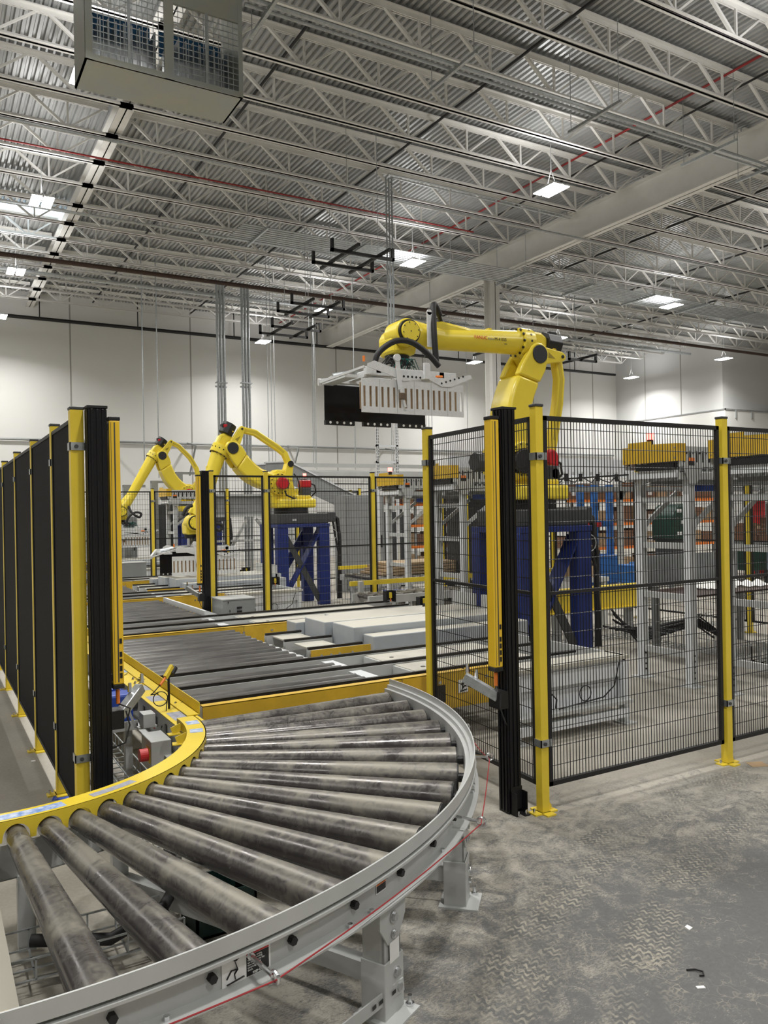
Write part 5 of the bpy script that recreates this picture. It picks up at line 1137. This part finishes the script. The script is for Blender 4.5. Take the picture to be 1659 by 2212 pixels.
infeed(5.70, 4.76, 'raised silver infeed conveyor with yellow end guard, seen behind the big mesh panel', 'raised infeed behind the big mesh panel', right=1.5)
infeed(5.74, 3.85, 'raised silver infeed conveyor with yellow end guard at the right picture edge', right=2.0)
infeed(5.57, 8.0, 'raised silver infeed conveyor seen left of the nearest robot through the short fence', right=1.5)
infeed(6.12, 10.2, 'raised silver infeed conveyor with yellow guard left of the post by the curve', 'infeed left of the fence post by the curve', right=1.9)
infeed(4.30, 16.33, 'raised silver infeed conveyor with yellow guard by the farthest robot', right=.9)
# ---------------------------------------------------------------- background machines and stock
def boxes(name, specs, m, label, cat, group=None):
    o = MB()
    for s in specs: o.box(*s)
    return tag(o.build(name, m), label, cat, group)
# yellow beam and cable trays behind the nearest pedestal
yb = thing('yellow_stop_beam', 'yellow steel beam on the floor supports behind the nearest blue pedestal', 'beam', (7.6, 7.6, 0))
b = MB(); b.box(6.2, 7.95, 7.2, 7.22, .36, .62); b.box(6.2, 7.95, 7.17, 7.26, .62, .635); b.box(6.2, 7.95, 7.14, 7.22, .35, .362); b.build('beam', YEL, yb)
b = MB()
for xx in (6.5, 7.7): b.box(xx, xx + .08, 7.2, 7.28, 0, .36)
b.build_each('support', GRY2, yb)
tray(5.6, 8.8, 6.5, 6.75, .12, 'wire cable tray on the floor beside the nearest blue pedestal', 'x', .12)
tray(6.6, 9.0, 4.6, 4.9, .10, 'wire cable tray on the floor at the right behind the raised infeeds', 'x', .16)
tray(6.9, 7.15, 3.6, 6.6, .10, 'wire cable tray running back on the floor at the right', 'y', .14)
tray(6.3, 8.6, 12.0, 12.3, .10, 'wire cable tray on the floor beside the middle blue pedestal', 'x', .12)
b = MB(); random.seed(5)
for i in range(9):
    x0 = 6.45 + random.uniform(-.1, .1); b.tube([(x0, 6.3, .5 - i * .03), (x0 + .3, 6.2, .12 + .02 * i), (x0 + .7, 6.1 + .05 * i, .2), (x0 + 1.0, 6.0, .28 + .01 * i), (x0 + 1.3, 5.9, .12)], .012, 6)
tag(b.build('cable_bundle', RUB, None, 0, True), 'loose dark cables looping over the tray beside the nearest blue pedestal', 'cable')
# floor level roller conveyor with blue hose, between the middle pedestal and the short fence
fc = thing('floor_conveyor', 'low grey roller conveyor with yellow edge behind the mesh fence, right of the middle robot', 'conveyor', (7.6, 11.5, 0))
b = MB(); b.box(6.3, 9.0, 10.95, 11.0, .42, .52); b.box(6.3, 9.0, 12.45, 12.5, .42, .52); b.build_each('side_rail', GRY, fc)
b = MB(); b.box(6.3, 9.0, 12.5, 12.56, .60, .66); b.build('yellow_edge', YEL, fc)
for i in range(18): MB().cyl((6.4 + .15 * i, 11.0, .50), (6.4 + .15 * i, 12.45, .50), .035, n=10).build('roller', ROLL, fc)
b = MB()
for xx in (6.5, 7.7, 8.8): b.box(xx, xx + .06, 10.95, 11.01, 0, .42); b.box(xx, xx + .06, 12.44, 12.5, 0, .42)
b.build_each('leg', GRY, fc)
fc = thing('floor_conveyor', 'low grey roller conveyor with yellow edge behind the short fence, left of the nearest robot', 'conveyor', (6.6, 9.2, 0))
b = MB(); b.box(4.9, 8.7, 8.9, 8.95, .42, .52); b.box(4.9, 8.7, 9.35, 9.4, .42, .52); b.build_each('side_rail', GRY, fc); MB().box(4.9, 8.7, 9.40, 9.45, .62, .68).build('yellow_edge', YEL, fc)
for i in range(25): MB().cyl((5 + .15 * i, 8.95, .50), (5 + .15 * i, 9.35, .50), .035, n=10).build('roller', ROLL, fc)
b = MB()
for xx in (5.0, 6.7, 8.4): b.box(xx, xx + .06, 8.9, 8.96, 0, .42); b.box(xx, xx + .06, 9.34, 9.4, 0, .68)
b.build_each('leg', GRY, fc)
tag(MB().tube([(6.2, 10.8, .36), (7, 10.75, .33), (8, 10.7, .30), (9, 10.7, .28)], .022, 8).build('air_hose', MBLUE, None, 0, True), 'blue air hose along the low conveyor behind the mesh fence', 'hose')
pw = thing('timber_stack', 'stack of pale timber boards on the low conveyor right of the middle robot', 'timber', (7.4, 12, .54))
for i in range(4): MB().box(6.6 + .07 * i, 8.4 - .1 * i, 11.5, 12.3, .54 + .05 * i, .58 + .05 * i).build('board', WOOD, pw)
# electrical cabinets seen through the fences
def cabinet(x, y, w_, d_, h, label, m=GRY2, z0=0):
    t = thing('electrical_cabinet', label, 'cabinet', (x, y, z0)); MB().box(x, x + w_, y, y + d_, z0, z0 + h).build('body', m, t, .01)
    dr = MB().box(x + .03, x + w_ - .03, y - .015, y, z0 + .06, z0 + h - .04).build('door', m, t, .005); MB().box(x + w_ - .09, x + w_ - .07, y - .035, y - .015, z0 + h * .45, z0 + h * .58).build('handle', BLK, dr); return t
cabinet(7.3, 14.2, .9, .5, 1.95, 'tall grey electrical cabinet right of the middle robot, behind the yellow posts')
cabinet(8.3, 14.6, .8, .5, 1.6, 'tall dark cabinet between the yellow posts right of the middle robot', DGRY)
cabinet(8.1, 11.3, .5, .5, 1.9, 'dark grey cabinet behind the silver infeed posts left of the fence post by the curve', DGRY)
cabinet(5.3, 21.2, .7, .5, 1.9, 'grey cabinet behind the farthest mesh fence, left of the middle robot', DGRY)
cabinet(3.4, 21.2, 1.4, .4, 1.6, 'wide grey cabinet under the gripper of the farthest robot', GRY2)
cabinet(6.9, 8.35, .5, .4, 1.7, 'grey cabinet behind the short fence left of the nearest robot')
# sheet metal guards and machine at right edge
mc = thing('case_machine', 'pale blue grey machine with dark openings at the right picture edge', 'machine', (8.0, 4.0, 0))
MB().box(7.3, 8.7, 3.9, 5.0, .95, 1.20).build('upper_body', mat('pale_blue_grey_paint', (.36, .44, .56), .4), mc, .01); MB().box(7.3, 8.7, 3.88, 5.0, 1.3, 1.62).build('hood', GRY2, mc, .01); MB().box(7.35, 8.65, 3.95, 4.9, .40, .95).build('dark_interior', DGRY, mc)
b = MB()
for z in (.18, .70, .93, 1.24): b.box(7.2, 8.8, 3.84, 3.9, z, z + .06)
b.build_each('cross_rail', GRY, mc)
b = MB()
for x in (7.2, 8.74): b.box(x, x + .06, 3.84, 3.9, 0, 1.7)
b.build_each('upright', WHT, mc)
pt = thing('steel_plate_table', 'low grey sheet metal guard on legs behind the silver infeed posts', 'table', (7.2, 5.9, 0))
MB().box(6.9, 8.5, 6.2, 6.22, .72, 1.06).build('sheet', GRY2, pt); MB().box(6.9, 8.5, 5.5, 6.2, .66, .68).build('tray_top', BROWNP, pt)
b = MB()
for x in (6.95, 8.4): b.box(x, x + .06, 6.1, 6.16, 0, .72)
b.build_each('leg', GRY2, pt)
b = MB(); random.seed(9)
for i in range(14):
    x, y = random.uniform(7.4, 8.2), random.uniform(5.6, 6.1); b.add([(x, y, .69), (x + .18, y + .02, .70), (x + .16, y + .15, .76), (x - .02, y + .12, .71)], [(0, 1, 2, 3)])
tag(b.build('crumpled_paper', TIRE), 'crumpled white paper heap on the low steel table at the right', 'paper')['kind'] = 'stuff'
bx = thing('cardboard_carton', 'tall cardboard carton standing behind the nearest blue pedestal', 'carton', (7.7, 8.1, 0))
MB().box(7.62, 7.95, 7.95, 8.3, .66, 1.08).build('carton_body', CARD, bx, .005); MB().box(7.60, 7.97, 7.93, 8.32, 1.06, 1.09).build('top_flap', CARD, bx); MB().box(7.75, 7.85, 7.948, 7.95, .82, .86).build('printed_mark', KSTK, bx)
boxes('carton_stand', [(7.6, 8.1, 7.9, 8.4, .6, .66), (7.62, 7.68, 7.92, 7.98, 0, .6), (8.02, 8.08, 7.92, 7.98, 0, .6)], GRY, 'grey stand carrying the tall carton behind the nearest pedestal', 'stand')
# long raised conveyor with many cables, behind the robot
rc = thing('raised_conveyor', 'long white raised conveyor with hanging cables behind the nearest robot', 'conveyor', (12, 10.4, 0))
b = MB(); b.box(7.6, 17, 10.95, 11.0, 2.22, 2.52); b.box(7.6, 17, 11.6, 11.65, 2.22, 2.4); b.build_each('side_frame', WHT, rc)
b = MB(); b.box(7.6, 17, 10.9, 11.65, 1.92, 2.00); b.build('lower_tray', GRY2, rc)
for xx in (9.2, 11.6, 14.6): 
    MB().box(xx, xx + .09, 11.0, 11.09, 0, 1.95).build('leg', GRY, rc); MB().prism([(xx - .12, 1.95), (xx + .21, 1.95), (xx + .09, 1.75), (xx, 1.75)], 11.0, 11.01).build('gusset', GRY, rc)
random.seed(2); b = MB(); x = 7.7
while x < 16.8:
    w_ = random.uniform(.25, .5); b.tube([(x, 10.93, 2.20), (x + w_ * .3, 10.92, 2.12 + random.uniform(-.03, .03)), (x + w_ * .7, 10.92, 2.08), (x + w_, 10.93, 2.18)], .012, 5); b.box(x, x + .06, 10.90, 10.94, 2.10, 2.24); x += w_
b.build('cables', BLK, rc)
b = MB(); x = 7.7
while x < 16.8: b.box(x, x + .04, 10.93, 10.95, 2.24, 2.28); x += .22
b.build('clips', GRY, rc)
# inclined conveyor and galvanised duct beyond middle robot
ic = thing('inclined_conveyor', 'grey inclined conveyor with white edges rising behind the middle robot', 'conveyor', (8, 17, 2))
b = MB()
for yy in (16.9, 17.7): b.prism([(6.7, 2.75), (7.25, 2.78), (9.5, 1.75), (9.5, 1.5), (7.2, 2.50), (6.7, 2.45)], yy, yy + .03)
b.build_each('side_plate', GRY2, ic)
b = MB()
for yy in (16.89, 17.69): b.bar((7.25, yy + .015, 2.80), (9.5, yy + .015, 1.77), .05, .03); b.bar((6.7, yy + .015, 2.77), (7.25, yy + .015, 2.80), .05, .03)
b.build_each('white_edge', WHT, ic)
b = MB()
for xx in (7.0, 9.2): b.box(xx, xx + .08, 16.9, 16.98, 0, 2.5 if xx < 8 else 1.6); b.box(xx, xx + .08, 17.65, 17.73, 0, 2.5 if xx < 8 else 1.6)
b.build_each('leg', GRY, ic)
hc = thing('raised_conveyor', 'long grey horizontal conveyor along the far wall above the middle robot fence', 'conveyor', (12, 18.5, 0))
b = MB(); b.box(7.3, 17, 18.5, 18.55, 2.78, 2.88); b.box(7.3, 17, 18.5, 18.56, 2.50, 2.66); b.box(7.3, 17, 18.56, 19.0, 2.66, 2.70); b.build_each('side_frame', GRY, hc)
b = MB()
for xx in (8, 11, 14, 16.8): b.box(xx, xx + .08, 18.6, 18.68, 0, 2.5)
b.build_each('leg', GRY, hc)
MB().tube([(7.3, 18.45, 2.36), (12, 18.45, 2.34), (17, 18.45, 2.36)], .015, 6).build('cable', BLK, hc)
# upright frames in far left
for i, (x, y, h) in enumerate(((4.35, 20.6, 2.4), (5.0, 20.4, 2.5), (5.75, 20.8, 2.75), (6.35, 20.8, 2.7))):
    t = thing('machine_upright', 'grey steel upright behind the farthest robot, %s from the left' % ORD[i], 'frame', (x, y, 0), 'grey uprights behind the farthest robot')
    MB().box(x, x + .16, y, y + .16, 0, h).build('upright', GRY2, t); MB().box(x, x + .55, y + .04, y + .10, h - .06, h).build('top_arm', GRY2, t)
tg_ = thing('guard_rail_panel', 'grey panelled conveyor guard left of the middle robot, behind the mesh', 'guard', (6, 16.9, 0))
b = MB(); b.box(5.3, 7.3, 16.8, 16.84, 1.60, 2.02); b.build('panel', GRY2, tg_); b = MB(); b.box(5.3, 7.3, 16.75, 16.8, 1.55, 1.60); b.box(5.3, 7.3, 16.75, 16.8, 2.0, 2.05); b.bar((5.4, 16.8, .2), (6.2, 16.8, 1.5), .05, .06); b.bar((7.2, 16.8, .5), (6.4, 16.8, 1.5), .05, .06); b.box(5.3, 7.3, 16.75, 16.8, 1.0, 1.05); b.build('frame', GRY, tg_)
es = thing('push_button_box', 'dark emergency stop box with red button left of the middle robot', 'switch', (5.2, 16.6, 1.8))
MB().box(5.15, 5.42, 16.55, 16.6, 1.72, 2.02).build('enclosure', DGRY, es); MB().cyl((5.28, 16.5, 1.88), (5.28, 16.55, 1.88), .06, n=16).build('button', RSTK, es)
# brackets on far wall
for i, xx in enumerate((4.9, 7.6, 11.2, 15.2)):
    t = thing('wall_bracket', 'grey cantilever bracket on the far wall pipe, %s from the left' % ORD[i], 'bracket', (xx, 26, 3.8), 'brackets on the far wall')
    b = MB(); b.bar((xx, 26.15, 4.0), (xx, 25.2, 3.85), .05, .05); b.bar((xx, 25.2, 3.85), (xx - .1, 25.6, 2.9), .04, .05); b.build_each('strut', GRY2, t)
# mezzanine shadow rails at the wall foot
# stock area at right: racks with cartons, green machine, blue lift
random.seed(21)
def rack(x0, y0, label, cols=5, rows=3):
    t = thing('carton_rack', label, 'rack', (x0, y0, 0))
    for i in range(cols + 1): b = MB(); b.box(x0 + i * .9, x0 + i * .9 + .06, y0, y0 + .06, 0, 2.3); b.box(x0 + i * .9, x0 + i * .9 + .06, y0 + .8, y0 + .86, 0, 2.3); b.build('upright', GRY2, t)
    b = MB()
    for z in (.55, 1.15, 1.75): b.box(x0, x0 + cols * .9, y0 - .01, y0 + .03, z, z + .07)
    b.build_each('shelf_beam', ORG, t)
    b = MB()
    for z in (.60, 1.20, 1.80): b.box(x0, x0 + cols * .9, y0 + .03, y0 + .84, z, z + .02)
    b.build_each('shelf', GRY2, t)
    return t
rack(13.6, 14.6, 'orange and grey storage rack full of brown cartons at the right, behind the fences', 6)
rack(11.2, 19.2, 'orange and grey storage rack farther back, seen left of the nearest robot pedestal', 6)
names = ['left', 'centre', 'right']
n = 0
DCARD = mat('brown_carton', (.20, .10, .055), .8, 0, .25, 2)
for (x0, y0, cols, rn) in ((13.6, 14.6, 6, 'near'), (11.2, 19.2, 6, 'far')):
    for si, z in enumerate((0.0, .62, 1.22, 1.82)):
        for c in range(cols):
            for e in range(2):
                h = random.uniform(.26, .44); w_ = random.uniform(.34, .40); x = x0 + .1 + c * .9 + e * .41
                o = MB().box(x, x + w_, y0 + .05, y0 + .55, z + .001, z + h).build('carton', random.choice((CARD, DCARD, DCARD)))
                tag(o, 'brown carton, %s of the %s orange rack, %s bay, %s side' % (('floor', 'lowest shelf', 'middle shelf', 'top shelf')[si], rn, ORD[c], ('left', 'right')[e]), 'carton', 'cartons on the orange racks')
                if n % 3 == 0: MB().box(x + .08, x + .22, y0 + .046, y0 + .05, z + .1, z + .2).build('paper_label', WSTK, o)
                n += 1
gm = thing('green_machine', 'dark green machine with rounded hood behind the raised white conveyor', 'machine', (11.8, 9.8, 0))
b = MB(); b.prism([(11.3, 1.0), (11.9, 1.0), (11.95, 1.45), (11.8, 1.66), (11.45, 1.64), (11.3, 1.45)], 9.5, 10.0); b.build('hood', GRN, gm, .05); MB().box(11.35, 11.85, 9.55, 9.95, .6, 1.0).build('lower_body', DGRY, gm)
b = MB()
for xx in (11.35, 11.75): b.box(xx, xx + .07, 9.6, 9.67, .08, .6); b.cyl((xx + .03, 9.6, .08), (xx + .03, 9.66, .08), .08, n=14)
b.build('legs_with_casters', GRY2, gm)
b = MB()
for (xx, z) in ((11.4, 1.5), (11.5, 1.3), (11.7, 1.45), (11.4, 1.1)): b.box(xx, xx + .12, 9.49, 9.5, z, z + .06)
b.build_each('sticker', WSTK, gm)
lf = thing('blue_lift', 'blue steel lift mast standing behind the raised white conveyor', 'lift', (12, 12.4, 0))
b = MB()
for xx in (11.9, 12.3, 12.75): b.box(xx, xx + .12, 12.4, 12.5, .4, 2.1)
for z in (.5, 1.2, 1.95): b.box(11.9, 12.87, 12.42, 12.48, z, z + .12)
b.build('mast', LBLUE, lf); MB().box(11.8, 12.9, 12.2, 12.9, 0, .6).build('base', LBLUE, lf, .02); b = MB(); b.box(12.1, 12.5, 12.39, 12.4, 1.2, 1.3); b.build('sticker', RSTK, lf)
for i, (x, y) in enumerate(((10.4, 9.6), (11.0, 9.9), (13.2, 11.2))):
    t = thing('storage_bin', 'small blue plastic bin on the floor by the green machine, %s from the left' % ORD[i], 'bin', (x, y, 0), 'blue bins'); MB().box(x, x + .4, y, y + .35, .3, .62).build('tub', LBLUE, t, .02); MB().box(x + .05, x + .35, y + .05, y + .3, 0, .3).build('stand', DGRY, t)
for i, (x, y, h) in enumerate(((13.6, 9.6, .9), (15.2, 10.6, 1.0), (14.2, 8.4, .85))):
    t = thing('work_bench', 'dark green work bench with grey top right of the green machine, %s one' % ORD[i], 'bench', (x, y, 0), 'green work benches')
    MB().box(x, x + 1.4, y, y + .7, h - .05, h).build('top', GRY2, t); MB().box(x + .05, x + 1.35, y + .05, y + .65, .35, h - .1).build('cabinet_body', GRN, t)
    b = MB()
    for xx in (x + .05, x + 1.3): b.box(xx, xx + .05, y + .05, y + .1, 0, .35); b.box(xx, xx + .05, y + .6, y + .65, 0, .35)
    b.build('leg', DGRY, t)
    random.seed(i); 
    for j in range(4):
        xx = x + .1 + .32 * j; o = MB().box(xx, xx + .25, y + .15, y + .45, h, h + random.uniform(.12, .4)).build('carton', random.choice((CARD, DCARD)) )
        tag(o, 'brown carton on the %s green work bench, %s from the left' % (ORD[i], ORD[j]), 'carton', 'cartons on the green benches')
for i, (x, y) in enumerate(((16.4, 11.4), (17.0, 11.2))):
    tag(MB().cyl((x, y, 0), (x, y, 1.75), .14, n=16).build('gas_bottle', RSTK, None, 0, True), 'tall red cylinder standing at the right among the cartons, %s one' % ORD[i], 'cylinder', 'red cylinders')
# little litter on the aisle floor
tag(MB().prism([(2.475, 2.04), (2.50, 2.045), (2.50, 2.07), (2.48, 2.065)], 0, .003, 'z').build('paper_scrap', TIRE), 'small white scrap on the dusty aisle floor', 'litter')
tag(MB().prism([(2.195, 1.78), (2.22, 1.768), (2.225, 1.78), (2.20, 1.792)], 0, .003, 'z').build('paper_scrap', TIRE), 'white fleck near the bottom of the dusty aisle', 'litter')
tag(MB().tube([(2.25, 1.87, .003), (2.275, 1.855, .005), (2.285, 1.83, .007), (2.27, 1.815, .005), (2.26, 1.825, .003)], .003, 6).build('rubber_strip', BLK), 'curled black strip lying on the dusty aisle floor', 'litter')
tag(MB().box(.585, .61, 5.70, 5.73, 0, .002).build('paper_scrap', TIRE), 'white scrap on the floor left of the solid black fence', 'litter')
tag(MB().prism([(4.36, 3.10), (4.46, 3.06), (4.50, 3.14), (4.40, 3.18)], 0, .002, 'z').build('cardboard_scrap', CARD), 'flat brown scrap by the foot of the right hand fence post', 'litter')
tag(MB().prism([(.60, 4.86), (.72, 4.82), (.70, 4.92), (.62, 4.93)], 0, .003, 'z').build('plastic_scrap', MBLUE), 'blue scrap under the solid black fence', 'litter')
